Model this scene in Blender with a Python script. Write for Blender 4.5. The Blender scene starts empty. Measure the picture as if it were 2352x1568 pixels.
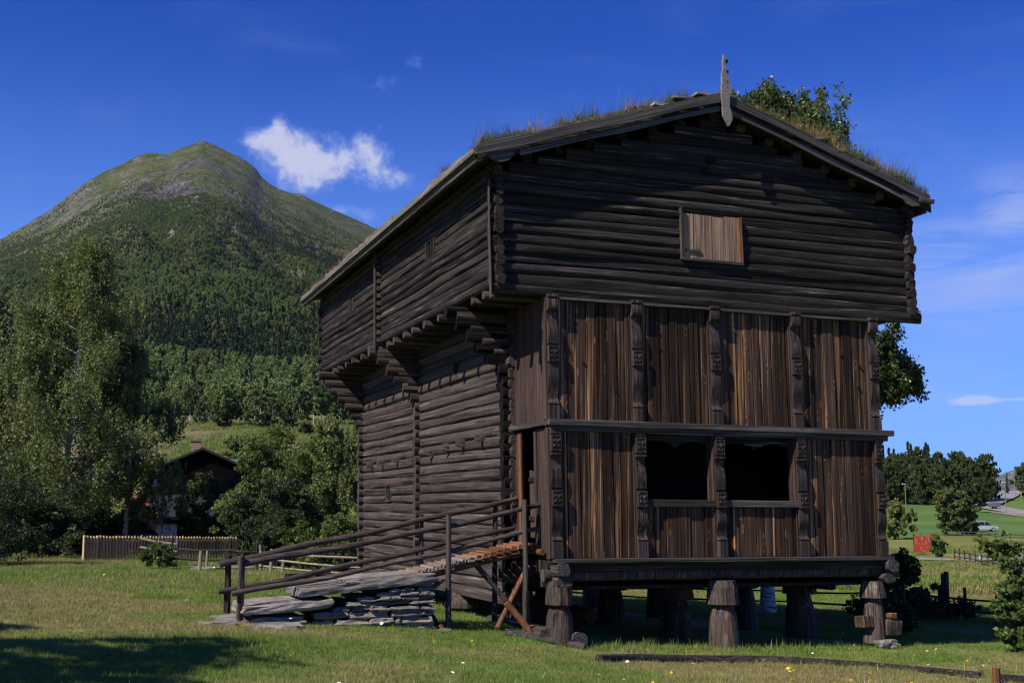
import bpy, math, random
import numpy as np
from mathutils import Vector, Matrix
random.seed(7); rng = np.random.default_rng(7)
S = bpy.context.scene
# ------------------------------------------------------------------ camera
CAM = np.array([-7.6099, -18.3833, 2.714]); YAW, PITCH, ROLL = .3588, .1318, -.001
def _basis():
    cy, sy, cp, sp = math.cos(YAW), math.sin(YAW), math.cos(PITCH), math.sin(PITCH)
    f = np.array([sy*cp, cy*cp, sp]); r = np.array([cy, -sy, 0.]); u = np.cross(r, f)
    return r*math.cos(ROLL)+u*math.sin(ROLL), -r*math.sin(ROLL)+u*math.cos(ROLL), f
RR, UU, FF = _basis()
cd = bpy.data.cameras.new('camera'); cam = bpy.data.objects.new('camera', cd); S.collection.objects.link(cam)
cd.sensor_width = 36; cd.lens = 36*2723.05/2352; cd.clip_start = .1; cd.clip_end = 30000
m = Matrix.Identity(4)
for i in range(3): m[i][0], m[i][1], m[i][2], m[i][3] = RR[i], UU[i], -FF[i], CAM[i]
cam.matrix_world = m; S.camera = cam
# ------------------------------------------------------------------ sun, sky, exposure
SUNL = Vector((.92, .34, -1.0)).normalized()          # direction the light travels
SUN_STRENGTH, SKY_STRENGTH, EXPOSURE = 5.0, .052, .42
sd = bpy.data.lights.new('sun', 'SUN'); sd.energy = SUN_STRENGTH; sd.angle = math.radians(.53); sd.color = (1, .91, .78)
sun = bpy.data.objects.new('sun', sd); S.collection.objects.link(sun)
sun.rotation_euler = SUNL.to_track_quat('-Z', 'Y').to_euler(); sun.location = (-20, -10, 30)
S.view_settings.view_transform = 'Standard'; S.view_settings.look = 'None'
S.view_settings.exposure = EXPOSURE; S.view_settings.gamma = 1; S.view_settings.use_curve_mapping = False
S.render.engine = 'CYCLES'; S.cycles.use_denoising = True; S.cycles.max_bounces = 6
S.cycles.transparent_max_bounces = 4; S.cycles.diffuse_bounces = 1; S.cycles.glossy_bounces = 2
S.cycles.sample_clamp_indirect = 6; S.cycles.filter_width = 1.3
# node helpers
def N(nt, typ, **kw):
    n = nt.nodes.new(typ)
    for k, v in kw.items():
        if k.startswith('i_'):
            key = k[2:]; key = int(key) if key.isdigit() else key.replace('_', ' ')
            n.inputs[key].default_value = v
        else: setattr(n, k, v)
    return n
def L(nt, a, b): nt.links.new(a, b)
def math_(nt, op, a, b=None, clamp=False):
    n = nt.nodes.new('ShaderNodeMath'); n.operation = op; n.use_clamp = clamp
    for i, v in enumerate((a, b)):
        if v is None: continue
        if isinstance(v, (int, float)): n.inputs[i].default_value = v
        else: L(nt, v, n.inputs[i])
    return n.outputs[0]
def mapr(nt, v, a, b, c=0., d=1., smooth=True):
    n = nt.nodes.new('ShaderNodeMapRange'); n.interpolation_type = 'SMOOTHSTEP' if smooth else 'LINEAR'
    L(nt, v, n.inputs[0])
    for i, x in enumerate((a, b, c, d)): n.inputs[i+1].default_value = x
    return n.outputs[0]
def mixc(nt, f, a, b, mode='MIX'):
    n = nt.nodes.new('ShaderNodeMix'); n.data_type = 'RGBA'; n.blend_type = mode
    for s, v in ((0, f), (6, a), (7, b)):
        if isinstance(v, (int, float)): n.inputs[s].default_value = v
        elif isinstance(v, tuple): n.inputs[s].default_value = (*v, 1) if len(v) == 3 else v
        else: L(nt, v, n.inputs[s])
    return n.outputs[2]
def noise(nt, vec, scale, detail=4, rough=.55, dist=0.):
    n = N(nt, 'ShaderNodeTexNoise'); n.inputs['Scale'].default_value = scale; n.inputs['Detail'].default_value = detail
    n.inputs['Roughness'].default_value = rough; n.inputs['Distortion'].default_value = dist
    if vec is not None: L(nt, vec, n.inputs['Vector'])
    return n.outputs[0]
def scaled(nt, vec, s):
    n = nt.nodes.new('ShaderNodeVectorMath'); n.operation = 'MULTIPLY'; L(nt, vec, n.inputs[0]); n.inputs[1].default_value = s
    return n.outputs[0]
def vadd(nt, a, b):
    n = nt.nodes.new('ShaderNodeVectorMath'); n.operation = 'ADD'; L(nt, a, n.inputs[0])
    if isinstance(b, tuple): n.inputs[1].default_value = b
    else: L(nt, b, n.inputs[1])
    return n.outputs[0]
# world: Nishita sky + a few fair weather clouds placed by compass direction
W = bpy.data.worlds.new('World'); S.world = W; W.use_nodes = True; nt = W.node_tree; nt.nodes.clear()
sky = N(nt, 'ShaderNodeTexSky', sky_type='NISHITA', sun_disc=False)
sky.sun_elevation = math.asin(-SUNL.z); sky.sun_rotation = math.atan2(-SUNL.x, -SUNL.y)
sky.altitude = 400; sky.air_density = 1.0; sky.dust_density = .25; sky.ozone_density = 3.0
hs = N(nt, 'ShaderNodeHueSaturation'); hs.inputs['Hue'].default_value = .5; hs.inputs['Saturation'].default_value = 1.15
hs.inputs['Value'].default_value = 1.0
L(nt, sky.outputs[0], hs.inputs['Color'])
geo = N(nt, 'ShaderNodeTexCoord'); sep = N(nt, 'ShaderNodeSeparateXYZ'); L(nt, geo.outputs['Generated'], sep.inputs[0])
az = math_(nt, 'ARCTAN2', sep.outputs[0], sep.outputs[1])
el = math_(nt, 'ARCSINE', sep.outputs[2])
def dirof(px, py):
    d = FF+RR*(px-1176)/2723.+UU*(784-py)/2723.; d = d/np.linalg.norm(d)
    return math.atan2(d[0], d[1]), math.asin(d[2])
comb = N(nt, 'ShaderNodeCombineXYZ'); L(nt, az, comb.inputs[0]); L(nt, el, comb.inputs[1])
cw = comb.outputs[0]
n1 = noise(nt, cw, 32, 9, .66, .5); n2 = noise(nt, cw, 95, 6, .65)
def blob(px, py, rx, ry):
    a, e = dirof(px, py)
    dx = math_(nt, 'DIVIDE', math_(nt, 'SUBTRACT', az, a), rx/2723.); dy = math_(nt, 'DIVIDE', math_(nt, 'SUBTRACT', el, e), ry/2723.)
    r2 = math_(nt, 'ADD', math_(nt, 'MULTIPLY', dx, dx), math_(nt, 'MULTIPLY', dy, dy))
    return math_(nt, 'EXPONENT', math_(nt, 'MULTIPLY', r2, -1.0))
def cloud(blobs, lo, hi, amp):
    acc = None
    for b in blobs:
        v = blob(*b[:4]); v = math_(nt, 'MULTIPLY', v, b[4]) if len(b) > 4 else v
        acc = v if acc is None else math_(nt, 'ADD', acc, v)
    nn = math_(nt, 'ADD', math_(nt, 'MULTIPLY', math_(nt, 'SUBTRACT', n1, .5), amp), math_(nt, 'MULTIPLY', math_(nt, 'SUBTRACT', n2, .5), amp*.6))
    return mapr(nt, math_(nt, 'ADD', acc, nn), lo, hi)
main = cloud([(640, 335, 75, 55), (700, 375, 75, 55), (600, 320, 40, 25, .7), (765, 380, 60, 38, .8), (690, 430, 50, 25, .6), (845, 350, 58, 48, .95), (865, 410, 40, 40, .7),
              (925, 408, 45, 28, .72), (640, 280, 18, 24, .6)], .34, 1.45, 1.9)
faint = cloud([(880, 192, 48, 26, .62), (945, 140, 32, 22, .5), (840, 495, 65, 22, .66), (780, 480, 30, 14, .6), (-60, 545, 90, 14, .7)], .32, 1.1, 1.4)
low = cloud([(2215, 920, 42, 17, 1.0), (2275, 918, 34, 12, .75), (2350, 916, 45, 8, .7)], .35, 1.0, .8)
# thin cirrus to the right
rot = N(nt, 'ShaderNodeMapping'); L(nt, cw, rot.inputs[0]); rot.inputs['Rotation'].default_value = (0, 0, math.radians(-38)); rot.inputs['Scale'].default_value = (6, 30, 1)
cn = noise(nt, rot.outputs[0], 1.4, 7, .6, .6)
cir = math_(nt, 'MULTIPLY', mapr(nt, cn, .32, .66), math_(nt, 'MAXIMUM', blob(2230, 620, 190, 110), math_(nt, 'MULTIPLY', blob(2330, 500, 90, 90), .9)))
rot2 = N(nt, 'ShaderNodeMapping'); L(nt, cw, rot2.inputs[0]); rot2.inputs['Scale'].default_value = (5, 40, 1)
cn2 = noise(nt, rot2.outputs[0], 1.6, 6, .6, .4)
hz = math_(nt, 'MULTIPLY', mapr(nt, cn2, .4, .75), mapr(nt, el, .02, .05)); hz = math_(nt, 'MULTIPLY', hz, mapr(nt, el, .16, .07))
sub = mapr(nt, noise(nt, scaled(nt, cw, (3., 9., 1.)), 1.7, 7, .6, .5), .5, .8, 0., .10)
cov = math_(nt, 'MAXIMUM', math_(nt, 'MULTIPLY', main, .88), math_(nt, 'MULTIPLY', faint, .45))
cov = math_(nt, 'MAXIMUM', cov, math_(nt, 'MULTIPLY', low, .62))
cov = math_(nt, 'MAXIMUM', cov, math_(nt, 'MULTIPLY', cir, .85))
cov = math_(nt, 'MAXIMUM', cov, math_(nt, 'MULTIPLY', hz, .30))
cov = math_(nt, 'MAXIMUM', cov, sub)
k = 1/SKY_STRENGTH
ccol = mixc(nt, math_(nt, 'MAXIMUM', mapr(nt, main, .2, 1.), mapr(nt, low, .0, .6)), (.28*k, .36*k, .66*k), (.46*k, .48*k, .62*k))
tinted = mixc(nt, 1., hs.outputs[0], (.24, .63, 1.80), 'MULTIPLY')
tinted = mixc(nt, mapr(nt, el, .40, -.02, 0., .72), tinted, (.20/SKY_STRENGTH, .40/SKY_STRENGTH, .92/SKY_STRENGTH))
final = mixc(nt, cov, tinted, ccol)
bg = N(nt, 'ShaderNodeBackground'); bg.inputs['Strength'].default_value = SKY_STRENGTH; L(nt, final, bg.inputs[0])
wo = N(nt, 'ShaderNodeOutputWorld'); L(nt, bg.outputs[0], wo.inputs[0])
# ------------------------------------------------------------------ object helpers
COL = S.collection
ORD = 'zeroth first second third fourth fifth sixth seventh eighth ninth tenth eleventh twelfth thirteenth fourteenth fifteenth sixteenth seventeenth eighteenth nineteenth twentieth twenty-first twenty-second twenty-third twenty-fourth twenty-fifth twenty-sixth twenty-seventh twenty-eighth twenty-ninth thirtieth'.split()
def tag(o, label=None, cat=None, group=None, kind=None):
    if label: o['label'] = label
    if cat: o['category'] = cat
    if group: o['group'] = group
    if kind: o['kind'] = kind
    return o
def empty(name, loc=(0, 0, 0), label=None, cat=None, group=None, rz=0, parent=None):
    o = bpy.data.objects.new(name, None); COL.objects.link(o); o.location = loc; o.rotation_euler = (0, 0, rz)
    o.empty_display_size = .2
    if parent: o.parent = parent
    return tag(o, label, cat, group)
def link(name, me, parent=None):
    o = bpy.data.objects.new(name, me); COL.objects.link(o)
    if parent: o.parent = parent
    return o
def copy_tree(o, parent=None):
    c = o.copy(); COL.objects.link(c); c.parent = parent
    for ch in o.children: copy_tree(ch, c)
    return c
def lean(p):   # the old storehouse has settled and leans a little
    x, y, z = p
    return (x-.0187*(z-1.7), y-.0111*(z-1.7), z-.0104*x-.0053*y)
class MB:
    def __init__(s): s.v = []; s.f = []
    def box(s, x0, x1, y0, y1, z0, z1, j=0.):
        n = len(s.v); J = lambda: random.uniform(-j, j)
        for x in (x0, x1):
            for y in (y0, y1):
                for z in (z0, z1): s.v.append((x+J(), y+J(), z+J()))
        s.f += [(n, n+1, n+3, n+2), (n+4, n+6, n+7, n+5), (n, n+4, n+5, n+1), (n+2, n+3, n+7, n+6), (n, n+2, n+6, n+4), (n+1, n+5, n+7, n+3)]
        return s
    def loft(s, rings, cap=True):
        n = len(s.v); k = len(rings[0])
        for r in rings: s.v += [tuple(p) for p in r]
        for i in range(len(rings)-1):
            for j in range(k):
                a = n+i*k+j; b = n+i*k+(j+1) % k
                s.f.append((a, b, b+k, a+k))
        if cap:
            s.f.append(tuple(n+j for j in range(k))[::-1]); s.f.append(tuple(n+(len(rings)-1)*k+j for j in range(k)))
        return s
    def tube(s, pts, rad, sides=8, cap=True, jit=0.):
        pts = [Vector(p) for p in pts]; rings = []
        if not hasattr(rad, '__len__'): rad = [rad]*len(pts)
        ref = None
        for i, p in enumerate(pts):
            d = (pts[min(i+1, len(pts)-1)]-pts[max(i-1, 0)]).normalized()
            if ref is None: ref = Vector((0, 0, 1)) if abs(d.z) < .9 else Vector((1, 0, 0))
            u = d.cross(ref).normalized(); w = d.cross(u).normalized()
            rings.append([p+(u*math.cos(a)+w*math.sin(a))*rad[i]*(1+random.uniform(-jit, jit)) for a in (2*math.pi*q/sides for q in range(sides))])
        return s.loft(rings, cap)
    def prism(s, prof, axis, a0, a1):   # prof: 2D points, extruded along axis
        def P(u, v, a): return {'x': (a, u, v), 'y': (u, a, v), 'z': (u, v, a)}[axis]
        n = len(s.v); k = len(prof)
        s.v += [P(u, v, a0) for u, v in prof]+[P(u, v, a1) for u, v in prof]
        for j in range(k): s.f.append((n+j, n+(j+1) % k, n+k+(j+1) % k, n+k+j))
        s.f.append(tuple(n+j for j in range(k))[::-1]); s.f.append(tuple(n+k+j for j in range(k)))
        return s
    def build(s, name, mat, parent=None, bld=False, smooth=False, bevel=0.):
        v = [lean(p) for p in s.v] if bld else s.v
        me = bpy.data.meshes.new(name); me.from_pydata([tuple(p) for p in v], [], s.f); me.materials.append(mat)
        me.validate(); me.update()
        import bmesh
        bm = bmesh.new(); bm.from_mesh(me); bmesh.ops.recalc_face_normals(bm, faces=bm.faces)
        if bevel: bmesh.ops.bevel(bm, geom=[e for e in bm.edges], offset=bevel, segments=1, affect='EDGES')
        bm.to_mesh(me); bm.free()
        if smooth:
            me.polygons.foreach_set('use_smooth', [True]*len(me.polygons))
            me.set_sharp_from_angle(angle=math.radians(50))
        return link(name, me, parent)
def np_mesh(name, V, F, mat, parent=None, smooth=False, k=4):
    """V (n,3), F (m,k) index array"""
    me = bpy.data.meshes.new(name); me.vertices.add(len(V)); me.vertices.foreach_set('co', np.ascontiguousarray(V, dtype=np.float32).ravel())
    m = len(F); me.loops.add(m*k); me.loops.foreach_set('vertex_index', np.ascontiguousarray(F, dtype=np.int32).ravel())
    me.polygons.add(m); me.polygons.foreach_set('loop_start', np.arange(m, dtype=np.int32)*k)
    if smooth: me.polygons.foreach_set('use_smooth', np.ones(m, dtype=bool))
    me.update(calc_edges=True); me.materials.append(mat)
    return me
# ------------------------------------------------------------------ materials
def newmat(name, rough=.85, spec=.25):
    m = bpy.data.materials.new(name); m.use_nodes = True; nt = m.node_tree
    b = nt.nodes['Principled BSDF']; b.inputs['Roughness'].default_value = rough; b.inputs['Specular IOR Level'].default_value = spec
    return m, nt, b
def setc(nt, b, c):
    if isinstance(c, tuple): b.inputs['Base Color'].default_value = (*c, 1)
    else: L(nt, c, b.inputs['Base Color'])
def bump(nt, b, h, strength, dist=.01):
    n = N(nt, 'ShaderNodeBump'); n.inputs['Strength'].default_value = strength; n.inputs['Distance'].default_value = dist
    L(nt, h, n.inputs['Height']); L(nt, n.outputs[0], b.inputs['Normal'])
def wood(name, axis, dark, mid, light, streak=(.62, .72), fine=1., rough=.8, bl=.5, warm=None, warmth=.5, bmp=1., tint=.25, shear=False):
    """weathered wood, grain along axis; mostly dark..mid with lighter worn fibres; optional warm unweathered wood"""
    m, nt, b = newmat(name, rough, .12)
    g = N(nt, 'ShaderNodeNewGeometry'); oi = N(nt, 'ShaderNodeObjectInfo')
    r = math_(nt, 'MULTIPLY', oi.outputs['Random'], 91.7); cx = N(nt, 'ShaderNodeCombineXYZ')
    for i in range(3): L(nt, r, cx.inputs[i])
    p = g.outputs['Position']
    if shear:   # grain follows the slope of the gable
        s3 = N(nt, 'ShaderNodeSeparateXYZ'); L(nt, p, s3.inputs[0]); c3 = N(nt, 'ShaderNodeCombineXYZ'); L(nt, s3.outputs[0], c3.inputs[0]); L(nt, s3.outputs[1], c3.inputs[1])
        L(nt, math_(nt, 'ADD', s3.outputs[2], math_(nt, 'MULTIPLY', math_(nt, 'ABSOLUTE', math_(nt, 'SUBTRACT', s3.outputs[0], 3.14)), .3225)), c3.inputs[2]); p = c3.outputs[0]
    p = vadd(nt, p, cx.outputs[0])
    sc = {'x': (.5, 26, 26), 'y': (26, .5, 26), 'z': (26, 26, .5)}[axis]
    ps = scaled(nt, p, tuple(v*fine for v in sc))
    a = noise(nt, ps, 1.0, 5, .65, .3)
    sc2 = tuple(v*(.35 if v > 1 else .5) for v in sc)
    a2 = noise(nt, scaled(nt, p, sc2), 1.0, 5, .6, .8)
    blot = noise(nt, p, 1.6, 3, .6)
    col = mixc(nt, mapr(nt, a, .3, .7), dark, mid)
    fib = math_(nt, 'MULTIPLY', mapr(nt, a, streak[0], streak[1]), mapr(nt, a2, .42, .66))
    col = mixc(nt, fib, col, light)
    if warm:
        a3 = noise(nt, scaled(nt, p, tuple(v*(.62 if v > 1 else .4) for v in sc)), 1.0, 5, .6, .5)
        wf = math_(nt, 'MULTIPLY', mapr(nt, a3, .505, .585), mapr(nt, noise(nt, scaled(nt, p, tuple(v*(.5 if v > 1 else .22) for v in sc)), .8, 4, .6), .44, .66))
        wf = math_(nt, 'MULTIPLY', wf, warmth); col = mixc(nt, wf, col, warm)
    # knots
    vn = N(nt, 'ShaderNodeTexVoronoi'); vn.inputs['Scale'].default_value = 1.; L(nt, scaled(nt, p, tuple(1.9 if v < 1 else 7. for v in sc)), vn.inputs['Vector'])
    kn = mapr(nt, vn.outputs['Distance'], .13, .06); ring = mapr(nt, math_(nt, 'ABSOLUTE', math_(nt, 'SUBTRACT', vn.outputs['Distance'], .15)), .045, .01)
    if warm: col = mixc(nt, math_(nt, 'MULTIPLY', ring, .28), col, warm)
    col = mixc(nt, math_(nt, 'MULTIPLY', kn, .85), col, tuple(x*.3 for x in mid))
    # cracks
    cr = mapr(nt, noise(nt, scaled(nt, p, tuple(v*(.9 if v > 1 else .35) for v in sc)), 1., 2, .5), .635, .665)
    col = mixc(nt, math_(nt, 'MULTIPLY', cr, .8), col, tuple(x*.2 for x in dark))
    hv = N(nt, 'ShaderNodeHueSaturation'); L(nt, col, hv.inputs['Color'])
    val = math_(nt, 'ADD', math_(nt, 'MULTIPLY', math_(nt, 'SUBTRACT', oi.outputs['Random'], .5), tint*2), math_(nt, 'ADD', 1-bl*.5, math_(nt, 'MULTIPLY', blot, bl)))
    L(nt, val, hv.inputs['Value']); setc(nt, b, hv.outputs[0])
    bump(nt, b, math_(nt, 'SUBTRACT', a, math_(nt, 'MULTIPLY', cr, .6)), bmp, .022)
    return m
GREY = (.20, .19, .18)
M = {}
for ax in 'xyz':
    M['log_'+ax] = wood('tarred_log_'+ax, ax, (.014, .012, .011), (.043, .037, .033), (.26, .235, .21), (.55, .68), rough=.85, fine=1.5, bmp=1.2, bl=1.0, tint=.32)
    M['brown_'+ax] = wood('brown_log_'+ax, ax, (.034, .028, .026), (.088, .071, .065), (.20, .175, .16), (.55, .7), rough=.85, bl=.8, bmp=1.2, warm=(.16, .08, .045), warmth=.25)
    M['grey_'+ax] = wood('grey_board_'+ax, ax, (.032, .028, .026), (.080, .072, .066), (.19, .175, .16), (.5, .68), rough=.8)
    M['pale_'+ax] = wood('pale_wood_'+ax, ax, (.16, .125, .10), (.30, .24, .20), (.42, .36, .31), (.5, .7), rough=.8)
    M['rust_'+ax] = wood('red_brown_wood_'+ax, ax, (.10, .045, .022), (.22, .10, .05), (.34, .19, .11), (.5, .7), rough=.8)
M['shaded_x'] = wood('shade_dark_log', 'x', (.004, .0035, .003), (.011, .009, .008), (.02, .018, .016))  # gallery interior near black: the shade inside is put into the colour
M['barge'] = wood('barge_board_wood', 'x', (.045, .043, .041), (.105, .10, .095), (.22, .21, .195), (.5, .68), shear=True)
M['eave'] = wood('eave_board_wood', 'y', (.07, .066, .058), (.16, .152, .135), (.27, .26, .235), (.5, .68))
M['panel'] = wood('panel_plank', 'z', (.017, .011, .009), (.072, .043, .028), (.32, .20, .12), (.58, .70), fine=.9, rough=.7, warm=(.46, .24, .105), warmth=.85, tint=.55, bmp=.4)
M['panel2'] = wood('side_plank', 'z', (.034, .023, .019), (.078, .051, .042), (.13, .10, .09), (.55, .7), rough=.7, warm=(.17, .08, .05), warmth=.35, tint=.2)
M['carved'] = wood('carved_post', 'z', (.020, .016, .014), (.062, .050, .043), (.21, .18, .155), (.55, .7), rough=.4, warm=(.18, .085, .04), warmth=.35, tint=.15, bmp=.3)
M['shutter'] = wood('shutter_plank', 'z', (.17, .11, .075), (.36, .25, .165), (.50, .38, .27), (.5, .66), rough=.75, warm=(.36, .19, .10), warmth=.7, tint=.2)
M['pillar'] = wood('pillar_wood', 'z', (.030, .024, .021), (.095, .073, .062), (.26, .235, .215), (.52, .66), rough=.75, warm=(.22, .10, .045), warmth=.6, bmp=1.)
def simple(name, c, rough=.7, nscale=8., var=.35, bmp=.3, dist=.01, metal=0., spec=.3):
    m, nt, b = newmat(name, rough, spec); g = N(nt, 'ShaderNodeNewGeometry')
    n = noise(nt, g.outputs['Position'], nscale, 5, .6)
    f = mapr(nt, n, .25, .75)
    setc(nt, b, mixc(nt, f, tuple(x*(1-var) for x in c), tuple(min(1, x*(1+var)) for x in c)))
    if bmp: bump(nt, b, n, bmp, dist)
    b.inputs['Metallic'].default_value = metal
    return m
M['finial'] = simple('bleached_wood', (.19, .175, .16), .85, 30, .45, .8)
M['soil'] = simple('soil', (.06, .045, .03), .95, 6, .5, .6, .03)
M['bark_edge'] = simple('birch_bark_edge', (.17, .145, .12), .8, 20, .6, .5)
def stone_mat():
    m, nt, b = newmat('slate_stone', .9, .08); g = N(nt, 'ShaderNodeNewGeometry'); oi = N(nt, 'ShaderNodeObjectInfo')
    p = g.outputs['Position']; n = noise(nt, scaled(nt, p, (3, 3, 16)), 1.4, 7, .65, .5); n2 = noise(nt, p, 2.5, 4, .6)
    c = mixc(nt, mapr(nt, n, .3, .7), (.095, .090, .083), (.26, .25, .23))
    c = mixc(nt, mapr(nt, n2, .5, .66, 0, .7), c, (.22, .16, .115))
    c = mixc(nt, mapr(nt, noise(nt, p, 14, 4, .6), .58, .66, 0, .5), c, (.24, .25, .24))
    hv = N(nt, 'ShaderNodeHueSaturation'); L(nt, c, hv.inputs['Color']); L(nt, math_(nt, 'ADD', math_(nt, 'MULTIPLY', oi.outputs['Random'], .5), .72), hv.inputs['Value'])
    setc(nt, b, hv.outputs[0]); bump(nt, b, n, .8, .03); return m
M['stone'] = stone_mat()
def leafmat(name, c, c2, trans=.25, rough=.5, var=.35):
    m = bpy.data.materials.new(name); m.use_nodes = True; nt = m.node_tree; nt.nodes.clear()
    oi = N(nt, 'ShaderNodeObjectInfo'); g = N(nt, 'ShaderNodeNewGeometry')
    n = noise(nt, g.outputs['Position'], .9, 3, .6); w = N(nt, 'ShaderNodeTexWhiteNoise'); L(nt, scaled(nt, g.outputs['Position'], (3, 3, 3)), w.inputs['Vector'])
    f = math_(nt, 'ADD', mapr(nt, n, .3, .7, 0, .65), math_(nt, 'MULTIPLY', oi.outputs['Random'], .35))
    col = mixc(nt, f, c, c2)
    hv = N(nt, 'ShaderNodeHueSaturation'); L(nt, col, hv.inputs['Color'])
    L(nt, math_(nt, 'ADD', math_(nt, 'MULTIPLY', oi.outputs['Random'], var), 1-var/2), hv.inputs['Value'])
    b = N(nt, 'ShaderNodeBsdfPrincipled'); b.inputs['Roughness'].default_value = rough; b.inputs['Specular IOR Level'].default_value = .22
    L(nt, hv.outputs[0], b.inputs['Base Color'])
    t = N(nt, 'ShaderNodeBsdfTranslucent'); L(nt, mixc(nt, .5, hv.outputs[0], (.22, .30, .03)), t.inputs[0])
    mx = N(nt, 'ShaderNodeMixShader'); mx.inputs[0].default_value = trans
    L(nt, b.outputs[0], mx.inputs[1]); L(nt, t.outputs[0], mx.inputs[2])
    o = N(nt, 'ShaderNodeOutputMaterial'); L(nt, mx.outputs[0], o.inputs[0]); return m
M['birch_leaf'] = leafmat('birch_leaves', (.092, .118, .036), (.142, .168, .058))
M['birch_leaf2'] = leafmat('glossy_birch_leaves', (.040, .060, .020), (.080, .110, .036), .2, .35)
M['bush_leaf'] = leafmat('bush_leaves', (.065, .100, .024), (.115, .160, .044))
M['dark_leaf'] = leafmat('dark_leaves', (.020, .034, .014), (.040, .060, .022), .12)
M['pine_needle'] = leafmat('pine_needles', (.016, .028, .014), (.034, .050, .022), .05)
M['far_birch'] = leafmat('far_birch_leaves', (.095, .140, .042), (.145, .190, .062), .15, .7, .5)
M['far_spruce'] = leafmat('far_spruce_needles', (.030, .048, .026), (.055, .078, .038), .03, .8, .5)
def birchbark():
    m, nt, b = newmat('birch_bark', .7); g = N(nt, 'ShaderNodeNewGeometry'); p = g.outputs['Position']
    n = noise(nt, scaled(nt, p, (3, 3, 14)), 1.3, 4, .6)
    setc(nt, b, mixc(nt, mapr(nt, n, .52, .6), (.55, .52, .48), (.05, .045, .04))); return m
M['birchbark'] = birchbark()
M['bark'] = simple('brown_bark', (.07, .055, .042), .9, 12, .5, .8, .02)
# grass & meadow colours share one position-driven recipe
def meadow_color(nt, p):
    big = noise(nt, p, .11, 4, .6, .3); mid = noise(nt, p, .55, 4, .6); fine = noise(nt, p, 9., 3, .6)
    c = mixc(nt, mapr(nt, mid, .35, .65), (.135, .215, .045), (.205, .270, .072))
    dry = math_(nt, 'MULTIPLY', mapr(nt, math_(nt, 'ADD', big, math_(nt, 'MULTIPLY', mid, .35)), .62, .80), .8)
    # a strip of dry cut grass runs along the foot of the slope at the left
    sp = N(nt, 'ShaderNodeSeparateXYZ'); L(nt, p, sp.inputs[0])
    sy = math_(nt, 'ADD', math_(nt, 'ADD', sp.outputs[1], math_(nt, 'MULTIPLY', sp.outputs[0], .12)), math_(nt, 'MULTIPLY', mid, 3.))
    strip = math_(nt, 'MULTIPLY', mapr(nt, math_(nt, 'ABSOLUTE', math_(nt, 'ADD', sy, .4)), 1.9, .2), mapr(nt, sp.outputs[0], -1.5, -4.5))
    dry = math_(nt, 'MAXIMUM', dry, math_(nt, 'MULTIPLY', strip, .75))
    left = mapr(nt, sp.outputs[0], 4., -6., 0., .22)
    dry = math_(nt, 'MAXIMUM', dry, math_(nt, 'MULTIPLY', left, mapr(nt, fine, .45, .6)))
    return mixc(nt, dry, c, mixc(nt, mapr(nt, fine, .35, .65), (.24, .20, .09), (.37, .30, .145)))
# ------------------------------------------------------------------ terrain
def az_of(px, py=1145.): return math.atan2(*( (FF+RR*(px-1176)/2723.+UU*(784-py)/2723.)[:2] ))
def elev(px, py):
    d = FF+RR*(px-1176)/2723.+UU*(784-py)/2723.; return d[2]/math.hypot(d[0], d[1])
def tps_fit(X, y, lam=1e-3):
    X = np.array(X, float); d = np.linalg.norm(X[:, None]-X[None], axis=2); K = np.where(d > 0, d*d*np.log(d+1e-12), 0)
    n = len(X); P = np.c_[np.ones(n), X]; A = np.zeros((n+3, n+3)); A[:n, :n] = K+lam*np.eye(n); A[:n, n:] = P; A[n:, :n] = P.T
    w = np.linalg.solve(A, np.r_[np.array(y, float), 0, 0, 0]); return X, w
def tps(mod, Q):
    X, w = mod; Q = np.atleast_2d(Q).astype(float); out = w[-3]+Q@w[-2:]
    for i in range(len(X)):
        d2 = ((Q-X[i])**2).sum(1); out = out+w[i]*np.where(d2 > 0, .5*d2*np.log(d2+1e-12), 0)
    return out
near = [(-7.6,-18.4,1.05),(-12,-10,1.25),(-2,-12,.75),(4,-10,.3),(-10,0,1.2),(-5,.5,.87),(-1.7,.4,.60),(-.3,.3,.46),(0,-.3,.33),(3,0,.12),(6.3,0,.03),(10,-1,-.1),(12,3,-.35),
        (0,5,.40),(0,13,.50),(-5,8,.75),(6,10,-.25),(3.3,5,.1),(4,14,-.1),(-6.5,35,.4),(-.5,34,.35),(-12,20,.7),(-18,10,1.1),(-18,-5,1.4),(14,20,-.95),(8,30,-.6),(18,12,-1.0),(-20,40,.4),
        (15,-12,-.2),(9.9,10.3,-.37),(14.9,7.3,-.42),(0,-30,1.4),(-30,-30,1.6),(30,-30,-.4),(-30,0,1.6),(-8,-5,1.1),(-3,-4,.75),(3,-5,.25),(30,5,-1.2),(-1.9,2.5,.6)]
NEAR = tps_fit([p[:2] for p in near], [p[2] for p in near], .01)
far = []
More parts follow.
